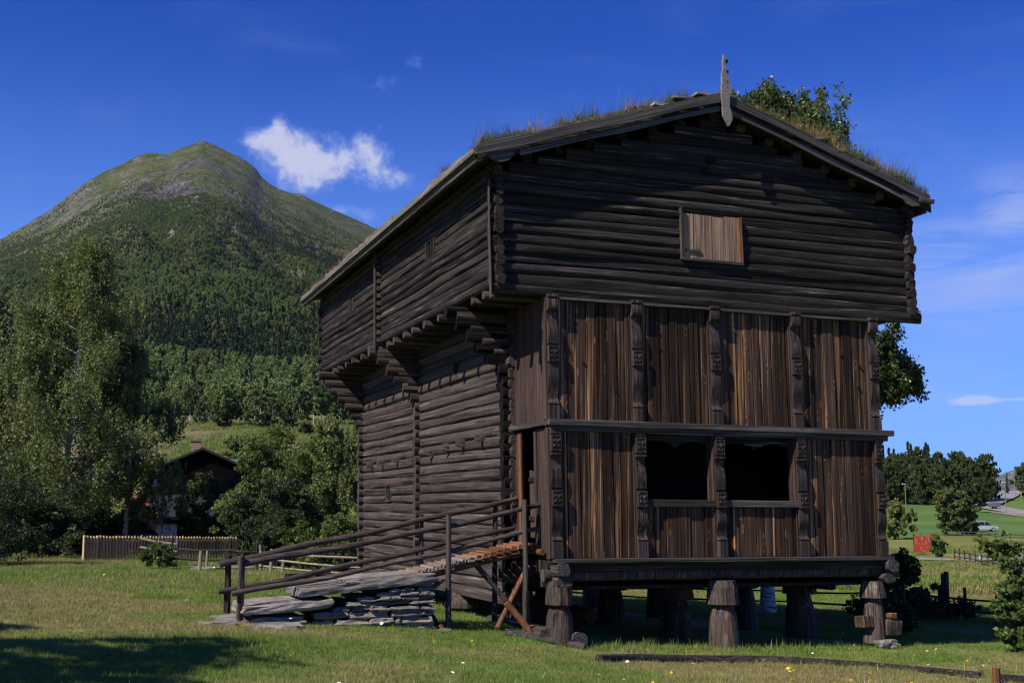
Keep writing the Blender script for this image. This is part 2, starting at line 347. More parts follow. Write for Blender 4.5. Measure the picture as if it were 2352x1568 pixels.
for px, lst in {2250: [(1395,36),(1340,75),(1288,120),(1268,150),(1226,220),(1190,290),(1168,330),(1150,380),(1132,450),(1128,700),(1120,1500)],
                2420: [(1395,36),(1340,75),(1290,120),(1268,150),(1226,220),(1195,290),(1172,330),(1150,350),(1136,420),(1128,560),(1120,1500)],
                2050: [(1395,36),(1335,75),(1286,120),(1265,150),(1222,220),(1185,300),(1166,330),(1145,400),(1130,500),(1125,700),(1115,1500)],
                1500: [(1330,50),(1300,90),(1240,200),(1150,350),(1060,600),(960,1200)],
                1050: [(1325,40),(1285,60),(1240,100),(1150,190),(1040,280),(985,360),(950,450),(900,700),(800,1500)],
                640: [(1285,50),(1245,90),(1140,160),(1035,230),(972,320),(955,420),(900,700),(800,1500)],
                100: [(1285,50),(1250,90),(1160,160),(1060,240),(980,330),(950,420),(900,700),(800,1500)],
                -800: [(1290,50),(1250,90),(1160,160),(1060,240),(980,330),(950,420),(900,700),(800,1500)],
                3200: [(1395,36),(1335,75),(1290,120),(1230,220),(1160,350),(1120,600),(1100,1500)]}.items():
    for py, D in lst: far.append((az_of(px), math.log(D)*.5, elev(px, py)))
for a in (2.0, 3.5, 5.0): 
    for D in (40, 120, 400, 1500): far.append((a, math.log(D)*.5, -1.7/D))
FAR = tps_fit([p[:2] for p in far], [p[2] for p in far], 1e-4)
def ground_z(x, y):
    x = np.atleast_1d(np.asarray(x, float)); y = np.atleast_1d(np.asarray(y, float))
    dx, dy = x-CAM[0], y-CAM[1]; D = np.hypot(dx, dy); a = np.arctan2(dx, dy)
    a = np.where(a < -1.2, a+2*np.pi, a)
    zf = CAM[2]+D*tps(FAR, np.c_[a, np.log(np.maximum(D, 20))*.5]); zn = tps(NEAR, np.c_[x, y])
    t = np.clip((D-38)/22, 0, 1); t = t*t*(3-2*t)
    z = zn*(1-t)+zf*t
    return z+.05*np.sin(x*.9+1.3*np.sin(y*.7))*np.sin(y*1.1+x*.3)*np.clip(1-D/60, 0, 1)
def gz(x, y): return float(ground_z(x, y)[0])
def at(px, D): # a place on the ground seen in direction px at distance D
    a = az_of(px); x = CAM[0]+D*math.sin(a); y = CAM[1]+D*math.cos(a); return x, y, gz(x, y)
A = np.r_[np.linspace(az_of(-300), az_of(2650), 150), np.linspace(az_of(2650), az_of(-300)+2*np.pi, 40)[1:-1]]
Dm = np.r_[np.linspace(0, 60, 90), 60*np.exp(np.linspace(0, math.log(9000/60.), 90))[1:]]
AA, DD = np.meshgrid(A, Dm); X = CAM[0]+DD*np.sin(AA); Y = CAM[1]+DD*np.cos(AA)
Z = ground_z(X.ravel(), Y.ravel()).reshape(X.shape); na, nd = len(A), len(Dm)
# far away the sheet levels out so that it reaches the horizon under the mountains
lev = np.clip((DD-700)/900, 0, 1); Z = Z*(1-lev)+np.minimum(Z, 2.)*lev
idx = np.arange(nd*na).reshape(nd, na); i2 = np.roll(idx, -1, axis=1)
F = np.stack([idx[:-1], i2[:-1], i2[1:], idx[1:]], -1).reshape(-1, 4)
gm, nt, b = newmat('meadow_ground', .95, .1); g = N(nt, 'ShaderNodeNewGeometry'); P_ = g.outputs['Position']
cn_ = meadow_color(nt, P_)
dist = N(nt, 'ShaderNodeVectorMath', operation='DISTANCE'); L(nt, P_, dist.inputs[0]); dist.inputs[1].default_value = tuple(CAM)
f1 = noise(nt, P_, .035, 5, .6, .4); f2 = noise(nt, scaled(nt, P_, (.25, 1., 1.)), .22, 5, .65)
fld = mixc(nt, mapr(nt, f1, .38, .62), (.095, .135, .030), (.175, .165, .055))
fld = mixc(nt, mapr(nt, f2, .50, .66, 0, .7), fld, (.20, .155, .055))
fld = mixc(nt, mapr(nt, noise(nt, P_, .07, 6, .7), .50, .62, 0, .75), fld, (.28, .205, .035))
d_ = dist.outputs['Value']; sx = N(nt, 'ShaderNodeSeparateXYZ'); L(nt, P_, sx.inputs[0])
lush = mixc(nt, mapr(nt, f1, .35, .65), (.060, .125, .030), (.100, .155, .040))
fld = mixc(nt, mapr(nt, math_(nt, 'ADD', d_, math_(nt, 'MULTIPLY', f1, 60.)), 215, 255), fld, lush)
hill = mixc(nt, mapr(nt, noise(nt, P_, .05, 6, .65), .42, .58), (.080, .100, .030), (.150, .125, .065))
hill = mixc(nt, mapr(nt, noise(nt, P_, .16, 5, .7), .62, .70, 0, .8), hill, (.22, .19, .17))
fld = mixc(nt, math_(nt, 'MULTIPLY', mapr(nt, sx.outputs[0], 90, 40), mapr(nt, d_, 150, 200)), fld, hill)
under = mixc(nt, .35, cn_, (.05, .06, .018))
col = mixc(nt, mapr(nt, d_, 45, 62), under, fld)
setc(nt, b, col); bump(nt, b, noise(nt, P_, 6, 6, .7), .6, .06)
tag(link('ground', np_mesh('ground', np.c_[X.ravel(), Y.ravel(), Z.ravel()], F, gm, smooth=True)), 'meadow sloping away around the storehouse and up to the forested hills', kind='structure')
# ---- numpy value noise for mountains
def vnoise(x, y, seed=0):
    xi = np.floor(x).astype(np.int64); yi = np.floor(y).astype(np.int64); xf = x-xi; yf = y-yi
    u = xf*xf*(3-2*xf); v = yf*yf*(3-2*yf)
    def h(a, b):
        n = (a*374761393+b*668265263+seed*974711) & 0x7fffffff; n = (n ^ (n >> 13))*1274126177 & 0x7fffffff
        return ((n ^ (n >> 16)) & 0xffff)/65535.
    return (h(xi, yi)*(1-u)+h(xi+1, yi)*u)*(1-v)+(h(xi, yi+1)*(1-u)+h(xi+1, yi+1)*u)*v
def fbm(x, y, o=5, seed=0, ridged=False):
    s = 0; a = .5
    for i in range(o):
        n = vnoise(x*2**i, y*2**i, seed+i*7)
        s = s+a*((1-np.abs(2*n-1)) if ridged else n); a *= .5
    return s
RX = [-1400,-700,-300,-100,0,60,130,180,210,240,280,330,360,385,410,440,465,490,510,560,585,600,640,690,740,800,850,920,1000,1100,1300,1500]
RY = [640,600,590,580,548,518,470,428,408,392,374,350,351,353,338,330,321,330,340,366,388,408,436,458,484,516,540,580,630,700,820,900]
def mountain(name, RX, RY, D0, y0, D1, label, curve, seed, px0, px1, na=420, nr=260, amp=1., mat=None):
    az = np.array([az_of(p, q) for p, q in zip(RX, RY)]); e1 = np.array([elev(p, q) for p, q in zip(RX, RY)])
    pxs = np.linspace(px0, px1, na); aa = np.array([az_of(p) for p in pxs]); er = np.interp(aa, az, e1)
    sm = np.exp(-.5*(np.arange(-4, 5)/.7)**2); sm /= sm.sum(); er = np.convolve(np.pad(er, 4, 'edge'), sm, 'valid')
    t = np.linspace(0, 1.35, nr); T, AZ = np.meshgrid(t, aa, indexing='ij'); ER = np.broadcast_to(er, T.shape)
    D = D0*(D1/D0)**T; ez = (1145-y0)/2723.
    s = np.clip(T, 0, 1)**curve
    E = ez+(ER-ez)*s; Zm = CAM[2]+D*E
    over = np.clip(T-1, 0, 1); Zc = CAM[2]+D1*ER; Zm = np.where(T > 1, Zc-over*D1*.35-over**2*D1*.9, Zm)
    X = CAM[0]+D*np.sin(AZ); Y = CAM[1]+D*np.cos(AZ)
    f = fbm(X/260., Y/260., 6, seed, True)-.62; f2 = fbm(X/60., Y/60., 4, seed+3)-.47
    A_ = amp*np.clip(T*1.6, .05, 1)*np.clip((1.0-T)/.30+.03, .20, 1); f = f-f.mean(); f2 = f2-f2.mean()
    Zm = Zm+A_*(f*150+f2*34)*np.clip((ER-ez)*6, 0, 1)
    idx = np.arange(T.size).reshape(T.shape); F = np.stack([idx[:-1, :-1], idx[:-1, 1:], idx[1:, 1:], idx[1:, :-1]], -1).reshape(-1, 4)
    o = link(name, np_mesh(name, np.c_[X.ravel(), Y.ravel(), Zm.ravel()], F, mat, smooth=False)); tag(o, label, kind='structure')
    return T, aa, X, Y, Zm
def mountain_mat():
    m, nt, b = newmat('mountain_rock_and_heath', .95, .05); g = N(nt, 'ShaderNodeNewGeometry'); p = g.outputs['Position']
    sp = N(nt, 'ShaderNodeSeparateXYZ'); L(nt, p, sp.inputs[0]); sn = N(nt, 'ShaderNodeSeparateXYZ'); L(nt, g.outputs['Normal'], sn.inputs[0])
    a = noise(nt, p, .006, 8, .65, .6); bb = noise(nt, scaled(nt, p, (1, 1, .45)), .03, 7, .68, .5); c_ = noise(nt, p, .11, 5, .7)
    veg = mixc(nt, mapr(nt, a, .38, .62), (.065, .095, .030), (.130, .135, .052))
    veg = mixc(nt, mapr(nt, c_, .5, .62, 0, .7), veg, (.028, .048, .018))
    rock = mixc(nt, mapr(nt, c_, .35, .65), (.075, .070, .073), (.25, .235, .22))
    steep = mapr(nt, sn.outputs[2], .86, .66)
    spots = None
    for (sx_, sy_, sz_, r_) in CRAGS:
        dn = N(nt, 'ShaderNodeVectorMath', operation='DISTANCE'); L(nt, vadd(nt, p, (0, 0, 0)), dn.inputs[0]); dn.inputs[1].default_value = (sx_, sy_, sz_)
        v = mapr(nt, math_(nt, 'ADD', dn.outputs['Value'], math_(nt, 'MULTIPLY', math_(nt, 'SUBTRACT', bb, .5), r_*2.2)), r_, r_*.55); spots = v if spots is None else math_(nt, 'MAXIMUM', spots, v)
    rf = mapr(nt, math_(nt, 'ADD', math_(nt, 'ADD', bb, math_(nt, 'MULTIPLY', steep, .10)), math_(nt, 'MULTIPLY', mapr(nt, sp.outputs[2], 150, 800), .08)), .605, .68)
    hgt = mapr(nt, sp.outputs[2], 60, 260, .15, 1.)
    col = mixc(nt, math_(nt, 'MULTIPLY', rf, hgt), veg, rock); cr_ = noise(nt, scaled(nt, p, (1, 1, .25)), .05, 6, .7); col = mixc(nt, math_(nt, 'MULTIPLY', spots, .9), col, mixc(nt, mapr(nt, cr_, .35, .62), (.035, .032, .038), (.14, .13, .135)))
    setc(nt, b, col); bump(nt, b, math_(nt, 'ADD', bb, math_(nt, 'MULTIPLY', c_, .35)), 1., 25.)
    return m
CRAGS = []
for px_, py_, r_ in ((455, 385, 75), (500, 395, 60), (430, 375, 55), (345, 440, 90), (400, 452, 80), (375, 465, 60), (280, 470, 50), (150, 520, 55), (140, 590, 50), (250, 655, 40), (700, 520, 60), (620, 560, 50), (560, 470, 45)):
    e_ = elev(px_, py_); er_ = elev(px_, float(np.interp(px_, RX, RY))); ez_ = (1145-957)/2723.
    D_ = 420*(3500/420.)**(max(0, (e_-ez_)/(er_-ez_))**(1/1.3)); a_ = az_of(px_, py_)
    CRAGS.append((CAM[0]+D_*math.sin(a_), CAM[1]+D_*math.cos(a_), CAM[2]+D_*e_, r_*1.25))
MM = mountain_mat()
T1, aa1, X1, Y1, Z1 = mountain('mountain', RX, RY, 420, 957, 3500, 'rounded green and grey mountain with crags under its top', 1.3, 5, -1400, 1500, mat=MM)
RX2 = [-1400,300,560,640,690,740,800,850,900,1000,1200,1400,1600,1800,2100,2400]; RY2 = [900,700,470,437,446,470,497,520,548,620,740,830,900,960,1080,1120]
mountain('mountain_ridge', RX2, RY2, 1500, 900, 3900, 'grey stony ridge running down behind the mountain', 1., 21, -200, 1350, 300, 120, .6, MM)
farm, nt, b = newmat('far_rock', .95, .05); g = N(nt, 'ShaderNodeNewGeometry')
setc(nt, b, mixc(nt, mapr(nt, noise(nt, g.outputs['Position'], .008, 7, .7), .4, .6), (.050, .060, .050), (.17, .16, .17)))
mountain('far_mountain', [2000,2200,2290,2320,2352,2400,2500,2700,3000,3400], [1140,1120,1092,1080,1068,1052,1020,985,970,1000], 3000, 1135, 6500, 'distant bluish mountain beyond the road', 1., 31, 2000, 3400, 160, 60, .8, farm)
# ------------------------------------------------------------------ leaf clouds and trees
def leaf_quads(P, size, droop=.0, flat=.0, aspect=1.5):
    """one small diamond leaf quad per point"""
    n = len(P); d = rng.normal(size=(n, 3)); d[:, 2] -= droop; d /= np.linalg.norm(d, axis=1)[:, None]
    e = rng.normal(size=(n, 3)); e[:, 2] *= (1-flat); e -= (e*d).sum(1)[:, None]*d; e /= np.linalg.norm(e, axis=1)[:, None]+1e-9
    s = (size*rng.uniform(.65, 1.35, n))[:, None]
    V = np.stack([P-d*s*.5*aspect, P+e*s*.5, P+d*s*.5*aspect, P-e*s*.5], 1).reshape(-1, 3)
    return V, np.arange(4*n).reshape(-1, 4)
def limb_tube(mb, a, b_, r0, r1, bend=.1, seg=4, sides=6):
    a = Vector(a); b_ = Vector(b_); off = Vector((random.uniform(-1, 1), random.uniform(-1, 1), random.uniform(0, .6)))*(b_-a).length*bend
    pts = [a.lerp(b_, t)+off*math.sin(math.pi*t) for t in (i/seg for i in range(seg+1))]
    mb.tube(pts, [r0+(r1-r0)*i/seg for i in range(seg+1)], sides); return pts
def tree(name, x, y, z, h, rad, nleaf, leaf, mat, bark, label, cat, group=None, kind='birch', lean_=(0, 0), base=.18, tr=None, nb=34, droop=.9, trunks=1, prof=None, squash=1., extra=()):
    root = empty(name, (x, y, z), label, cat, group); tr = tr or h*.013
    mb = MB(); P = []
    prof = prof or (lambda t: math.sin(math.pi*min(1, (1-t)**.75*1.02))**.8*.95+.12)
    for k in range(trunks):
        ox = (random.uniform(-.5, .5)*rad*.5, random.uniform(-.5, .5)*rad*.5) if k else (0, 0)
        hk = h*(1 if k == 0 else random.uniform(.7, .92))
        pts = [Vector((ox[0]+lean_[0]*t**1.4+.02*h*math.sin(t*5+k)*t, ox[1]+lean_[1]*t**1.4+.02*h*math.cos(t*4)*t, -.25+hk*.97*t)) for t in (i/12 for i in range(13))]
        mb.tube(pts, [tr*(1-.9*(i/12))*(1.25 if i == 0 else 1) for i in range(13)], 8)
        n = max(6, int(nb/(1 if k == 0 else 2)))
        for i in range(n):
            t = base+(1-base)*((i+random.random()*.9)/n)**.9; t = min(t, .985)
            j = min(int(t*12), 11); p0 = pts[j].lerp(pts[j+1], t*12-j); a = random.uniform(0, 6.283)
            L_ = rad*prof((t-base)/(1-base))*random.uniform(.55, 1.2)
            rise = {'birch': .75, 'round': .55, 'spruce': -.18, 'pine': .2}[kind]*(1-.2*t)
            p1 = p0+Vector((math.cos(a)*L_, math.sin(a)*L_*squash, L_*rise*random.uniform(.5, 1.1)))
            if p1.z > h: p1.z = h*random.uniform(.93, 1.)
            bp = limb_tube(mb, p0, p1, tr*.34*(1-t*.7), tr*.05, .08, 4, 5)
            m_ = max(4, int(nleaf/(n*(1 if trunks == 1 else trunks*.75))*(.45+.9*L_/rad)))
            if kind == 'birch':
                ns = max(4, m_//32)
                for q in range(ns):
                    s_ = random.uniform(.25, 1.08); jj = min(int(s_*4), 3); o = np.array(bp[jj].lerp(bp[jj+1], s_*4-jj))
                    o = o+rng.normal(size=3)*(.15, .15, .10)*np.array(rad*.55)
                    dl = droop*random.uniform(.35, 1.2)*h*.075; c = m_//ns; tt = rng.random(c)
                    sway = rng.normal(size=3)*.12
                    pp = o+np.outer(tt, (sway[0]*dl, sway[1]*dl, -dl))+rng.normal(size=(c, 3))*(.030*rad/2.5+.02, .030*rad/2.5+.02, .05)
                    P.append(pp)
            elif kind == 'round':
                for q in range(7):
                    s_ = random.uniform(.35, 1.05); jj = min(int(s_*4), 3); o = np.array(bp[jj].lerp(bp[jj+1], s_*4-jj))+rng.normal(size=3)*rad*.12
                    c = m_//7; d = rng.normal(size=(c, 3)); d /= np.linalg.norm(d, axis=1)[:, None]
                    P.append(o+d*(rng.random(c)**.5)[:, None]*rad*random.uniform(.10, .21)*(1, 1, .75))
            else:
                c = m_; tt = rng.random(c)**.7; b0, b1 = np.array(p0), np.array(p1)
                w = .16*L_*(1.1-tt) if kind == 'spruce' else .22*rad
                P.append(b0+np.outer(tt, b1-b0)+rng.normal(size=(c, 3))*np.c_[w*np.ones(c), w*np.ones(c), .35*w*np.ones(c)]-np.outer(np.ones(c), (0, 0, .05*L_)))
    for (ex, ey, ez, er, en) in extra:
        j = max(1, min(11, int((ez-1.2)/h*12))); limb_tube(mb, pts[j], (ex, ey, ez), tr*.25, tr*.04, .08, 5, 5)
        c0 = np.array((ex, ey, ez))+rng.normal(size=(26, 3))*(er*.55, er*.55, er*.35)
        for c_ in c0:
            m_ = en//26; tt = rng.random(m_); P.append(c_+np.outer(tt, (0, 0, -er*.7))+rng.normal(size=(m_, 3))*.09)
    P = np.concatenate(P); P = P[P[:, 2] > .12]
    V, F = leaf_quads(P, leaf, .6 if kind == 'birch' else 0., 0.)
    cr = link('crown', np_mesh('crown', V, F, mat), root); tk = mb.build('trunk', bark, root, smooth=True)
    return root
LASTC = []
def place_copy(src, x, y, z, s=1., rz=0., label=None, group=None, sz=None):
    c = src.copy(); LASTC.append(c); COL.objects.link(c); c.location = (x, y, z); c.scale = (s, s, sz or s); c.rotation_euler = (0, 0, rz)
    if label: c['label'] = label
    if group: c['group'] = group
    for ch in src.children:
        d = ch.copy(); COL.objects.link(d); d.parent = c
    return c
# ------------------------------------------------------------------ scattered stuff with geometry nodes
def proto_collection(name, objs):
    c = bpy.data.collections.new(name)
    for o in objs: c.objects.link(o)
    return c
def scatter(name, pts, rz, scl, protos, label, parent=None, tilt=None, matkeep=None):
    n = len(pts); me = bpy.data.meshes.new(name); me.vertices.add(n); me.vertices.foreach_set('co', np.asarray(pts, np.float32).ravel())
    rot = np.zeros((n, 3), np.float32); rot[:, 2] = rz
    if tilt is not None: rot[:, 0] = tilt[:, 0]; rot[:, 1] = tilt[:, 1]
    a = me.attributes.new('rot', 'FLOAT_VECTOR', 'POINT'); a.data.foreach_set('vector', rot.ravel())
    scl = np.asarray(scl, np.float32); scl = np.repeat(scl[:, None], 3, 1) if scl.ndim == 1 else scl
    a = me.attributes.new('scl', 'FLOAT_VECTOR', 'POINT'); a.data.foreach_set('vector', np.ascontiguousarray(scl).ravel())
    a = me.attributes.new('pick', 'INT', 'POINT'); a.data.foreach_set('value', rng.integers(0, len(protos.objects), n).astype(np.int32))
    o = link(name, me, parent); tag(o, label, kind='stuff')
    ng = bpy.data.node_groups.new(name+'_scatter', 'GeometryNodeTree')
    ng.interface.new_socket('Geometry', in_out='INPUT', socket_type='NodeSocketGeometry'); ng.interface.new_socket('Geometry', in_out='OUTPUT', socket_type='NodeSocketGeometry')
    gi = ng.nodes.new('NodeGroupInput'); go = ng.nodes.new('NodeGroupOutput'); ip = ng.nodes.new('GeometryNodeInstanceOnPoints')
    ci = ng.nodes.new('GeometryNodeCollectionInfo'); ci.inputs['Collection'].default_value = protos; ci.inputs['Separate Children'].default_value = True; ci.inputs['Reset Children'].default_value = True
    def attr(nm, t):
        q = ng.nodes.new('GeometryNodeInputNamedAttribute'); q.data_type = t; q.inputs['Name'].default_value = nm
        return [s for s in q.outputs if s.enabled and s.name == 'Attribute'][0]
    l = ng.links.new; l(gi.outputs[0], ip.inputs['Points']); l(ci.outputs[0], ip.inputs['Instance']); ip.inputs['Pick Instance'].default_value = True
    l(attr('pick', 'INT'), ip.inputs['Instance Index']); l(attr('scl', 'FLOAT_VECTOR'), ip.inputs['Scale'])
    e = ng.nodes.new('FunctionNodeEulerToRotation'); l(attr('rot', 'FLOAT_VECTOR'), e.inputs[0]); l(e.outputs[0], ip.inputs['Rotation'])
    l(ip.outputs[0], go.inputs[0]); md = o.modifiers.new('scatter', 'NODES'); md.node_group = ng
    return o
def loose(name, V, F, mat, k=4): return bpy.data.objects.new(name, np_mesh(name, V, F, mat, k=k))
# forest prototypes
def far_spruce(h=12., w=2.2, n=320):
    t = rng.random(n)**.8; z = h*(.08+.92*t); r = w*(1-t)**.9*(.55+.45*((t*9) % 1))*np.sqrt(rng.random(n)*.6+.4); a = rng.random(n)*6.283
    P = np.c_[np.cos(a)*r, np.sin(a)*r, z]; V, F = leaf_quads(P, .95, .8, 0, 1.5); return V, F
def far_birch(h=10., w=2.6, n=760):
    c = rng.normal(size=(14, 3)); c /= np.linalg.norm(c, axis=1)[:, None]; c = c*(w*.62, w*.62, h*.30)+(0, 0, h*.58)
    i = rng.integers(0, 14, n); d = rng.normal(size=(n, 3)); d /= np.linalg.norm(d, axis=1)[:, None]
    P = c[i]+d*(w*.42, w*.42, h*.17)*(rng.random(n)**.4)[:, None]; V, F = leaf_quads(P, .52, .5, 0, 1.4); return V, F
sp_c = proto_collection('spruce_kinds', [loose('spruce_kind', *far_spruce(12*s, 2.2*q), M['far_spruce']) for s, q in ((1, 1), (1.2, .85), (.8, 1.1))])
bi_c = proto_collection('birch_kinds', [loose('birch_kind', *far_birch(10*s, 2.6*q), M['far_birch']) for s, q in ((1, 1), (.85, 1.15), (1.15, .9))])
# forest on the mountain: spruce in streaks, birch between, thinning out upwards
def on_mountain(n, tmin, tmax, a0, a1):
    t = rng.uniform(tmin, tmax, n); a = rng.uniform(0, 1, n); aL, aH = az_of(a0), az_of(a1); a = aL+(aH-aL)*a
    fi = t/1.35*(T1.shape[0]-1); fj = np.interp(a, aa1, np.arange(len(aa1))); i0 = fi.astype(int); j0 = np.minimum(fj.astype(int), len(aa1)-2); u = fi-i0; v = fj-j0
    def s(G): return G[i0, j0]*(1-u)*(1-v)+G[i0+1, j0]*u*(1-v)+G[i0, j0+1]*(1-u)*v+G[i0+1, j0+1]*u*v
    return np.c_[s(X1), s(Y1), s(Z1)], t
P, t = on_mountain(400000, 0.0, 1.0, -420, 1250)
w = (420*(3500/420.)**t); keep = rng.random(len(P)) < (w/2400.)**1.3
P, t = P[keep], t[keep]
f = fbm(P[:, 0]/150, P[:, 1]/150, 4, 51); g_ = fbm(P[:, 0]/420+9, P[:, 1]/420, 3, 77)
zz_ = P[:, 2]; dens = np.clip(1.3-np.clip((zz_-430)/380, 0, 1)*1.35+(f-.47)*2.2, 0, 1); keep = (rng.random(len(P)) < dens*np.where(zz_ > 620, .55, 1.)) & (t < 1.)
P, t, f, g_ = P[keep], t[keep], f[keep], g_[keep]
lowb = np.clip((.24-t)/.10, 0, 1); spr = rng.random(len(P)) < np.clip(.62+(g_-.47)*4.5-lowb*1.1-np.clip((t-.5)/.2, 0, 1)*.3, .04, .97)
sc = np.clip(1.05-(t-.3)*.9, .36, 1.05)*rng.uniform(.5, 1.15, len(P))
scatter('spruce_forest', P[spr]-[0, 0, .5], rng.random(spr.sum())*6.28, sc[spr], sp_c, 'dark spruce forest covering the lower mountain side')
scatter('birch_forest', P[~spr]-[0, 0, .5], rng.random((~spr).sum())*6.28, sc[~spr], bi_c, 'lighter birch woods between the spruces on the mountain')
print('forest', len(P))
# ------------------------------------------------------------------ the old timber storehouse
SH = empty('storehouse', lean((3.3, 6.5, .1)), 'three storey black log storehouse with a grass roof, standing on wooden stilts', 'storehouse')
SHinv = Matrix.Translation(-Vector(SH.location))
def part(mb, name, mat, parent=None, **k):
    o = mb.build(name, mat, parent or SH, bld=True, **k)
    if (parent or SH) is SH: o.matrix_parent_inverse = SHinv
    return o
def log(axis, other, a0, a1, zc, rz, rp, mat, sides=10, neck=(), taper=0., rag=.018, wob=.010, zfun=None, name='log'):
    """a log along axis ('x'/'y'); other = fixed coordinate; zfun(a)->(zc, rz)"""
    n = max(2, int(abs(a1-a0)/.55)); rings = []; ph = random.uniform(0, 6.28); jit = [random.uniform(-rag, rag) for _ in range(sides)]
    ts = sorted(set([i/n for i in range(n+1)]+[min(1, max(0, (q+dd-a0)/(a1-a0))) for q in neck for dd in (-.16, -.07, 0, .07, .16) if min(a0, a1)-.2 < q < max(a0, a1)+.2]))
    for t in ts:
        a = a0+(a1-a0)*t; z, r = zfun(a) if zfun else (zc, rz)
        nk = 1.
        for q in neck: nk = min(nk, 1-.34*math.exp(-((a-q)/.085)**2))
        o = other+wob*math.sin(a*1.3+ph); ring = []
        for k in range(sides):
            th = 2*math.pi*k/sides+.3
            w = (1+.05*math.sin(a*2.1+k*1.7+ph)) + jit[k]/max(rp, .01)*.6
            c, s_ = math.cos(th), math.sin(th)
            sq = .76 if sides > 6 else 1.
            dx = rp*w*math.copysign(abs(c)**sq, c)*(nk*.5+.5); dz = r*w*math.copysign(abs(s_)**sq, s_)*nk
            ring.append((a, o+dx, z+dz) if axis == 'x' else (o+dx, a, z+dz))
        rings.append(ring)
    mb = MB().loft(rings); return part(mb, name, mat, smooth=True)
def courses(axis, other, a0, a1, z0, z1, n, mat, rp=.105, ext=(0, 0), extv=.03, openings=(), neck=(), half=0., wav=.028, over=1.13, zcut=None, extf=None):
    h = (z1-z0)/n; W_ = []
    for k in range(n+1):
        ph = [random.uniform(0, 6.28) for _ in range(3)]
        amp = wav if 0 < k < n else 0
        W_.append(lambda a, k=k, ph=ph, amp=amp: z0+k*h+amp*(math.sin(a*.55+ph[0])+.5*math.sin(a*1.37+ph[1]))+(amp*.35*(a-a0)/(a1-a0)*math.sin(ph[2])))
    for k in range(n):
        zc = z0+(k+.5)*h
        zf = lambda a, k=k: ((W_[k](a)+W_[k+1](a))/2, (W_[k+1](a)-W_[k](a))/2*over)
        s0 = a0-(ext[0]+random.uniform(-extv, extv)); s1 = a1+(ext[1]+random.uniform(-extv, extv))
        if extf: s0, s1 = extf(k, zc, s0, s1)
        if zcut:
            c0, c1 = zcut(zc+h*.35)
            if c1-c0 < .5: continue
            s0, s1 = max(s0, c0), min(s1, c1)
        segs = [(s0, s1)]
        for (o0, o1, p0, p1) in openings:
            if p0-.02 < zc < p1+.02:
                segs = [q for s in segs for q in ((s[0], min(s[1], o0)), (max(s[0], o1), s[1])) if q[1]-q[0] > .08]
        for s in segs: log(axis, other, s[0], s[1], zc, h/2, rp*random.uniform(.9, 1.08), mat, zfun=zf, neck=[q for q in neck if s[0]-.01 <= q <= s[1]+.01])
W_, YB, YC, YD = 6.70, 1.82, 7.62, 13.1
# core walls (the lower two storeys)
winL = [(9.98, 10.82, 2.80, 3.08), (4.5, 5.25, 5.32, 5.52)]
courses('y', 0.0, YB, YD, 1.02, 6.12, 25, M['brown_y'], .11, (.22, .25), openings=[(10.06, 10.58, 2.74, 3.08), (4.6, 5.0, 5.3, 5.55)], neck=(YB, YC, YD), wav=.011)
courses('x', YB, 0, W_, 1.10, 6.15, 25, M['shaded_x'], .11, (.20, .2), extv=.015, wav=.01, extf=lambda k, z, a, b: (a if z < 5.0 else a-(z-4.95)*.95, b))
courses('x', YC, 0, W_, 1.10, 6.15, 25, M['brown_x'], .11, (.20, .2), extv=.015, wav=.01, extf=lambda k, z, a, b: (a if z < 5.0 else a-(z-4.95)*.95, .9))
courses('x', YD, 0, W_, 1.00, 6.15, 25, M['brown_x'], .11, (.20, .2), extv=.02, wav=.01, extf=lambda k, z, a, b: (a if z < 4.8 else a-(z-4.75)*.85, b))
courses('y', W_-.1, YB, YD, 1.02, 6.12, 22, M['log_y'], .11, (.2, .2), wav=.02)
# upper block, overhanging
UX0, UX1, UY1 = -.92, 7.42, 14.2
ridge = (3.28, 9.72); slope_l = (9.72-8.20)/(3.28+1.39); 
def roofz(x): return 9.62-abs(x-3.28)*.325
def gcut(z): 
    d = (9.62-z)/.325; return (3.28-d, 3.28+d)
courses('y', UX0, 0.0, UY1, 6.24, 8.24, 12, M['log_y'], .078, (.20, .2), extv=.04, openings=[(3.3, 3.85, 7.38, 7.72), (10.2, 10.6, 7.38, 7.7)], wav=.012)
courses('y', UX1, 0.0, UY1, 6.24, 8.24, 12, M['log_y'], .078, (.22, .2), extv=.07, wav=.018)
courses('x', -.03, UX0, UX1, 6.10, 9.56, 20, M['log_x'], .074, (.13, .14), extv=.03, extf=lambda k, z, a, b: (a, b+(.10, .03)[k] if k < 2 else b), openings=[(2.54, 3.74, 6.99, 7.78)], wav=.016, zcut=gcut)
courses('x', UY1, UX0, UX1, 6.10, 9.56, 16, M['log_x'], .10, (.14, .14), wav=.03, zcut=gcut)
# notched cross wall heads on the upper left wall
for k in range(12):
    z = 6.28+k*.1667
    mb = MB(); pr = [(z-.08, .0), (z-.03, .075), (z+.04, .075), (z+.085, 0), (z+.04, -.075), (z-.03, -.075)]
    mb.loft([[(UX0+.05, 7.55+u*1.0, zz) for zz, u in pr], [(UX0-.13, 7.55+u*.9, zz) for zz, u in pr], [(UX0-.19, 7.55+u*.45, z+(zz-z)*.55) for zz, u in pr]]); part(mb, 'log_head', M['brown_x'])
part(MB().box(UX0-.215, UX0-.19, 7.50, 7.60, 6.05, 8.3, .008), 'corner_board', M['brown_z'])
part(MB().box(UX0-.165, UX0-.14, -.13, -.06, 6.0, 8.0, .008), 'corner_board', M['brown_z'])
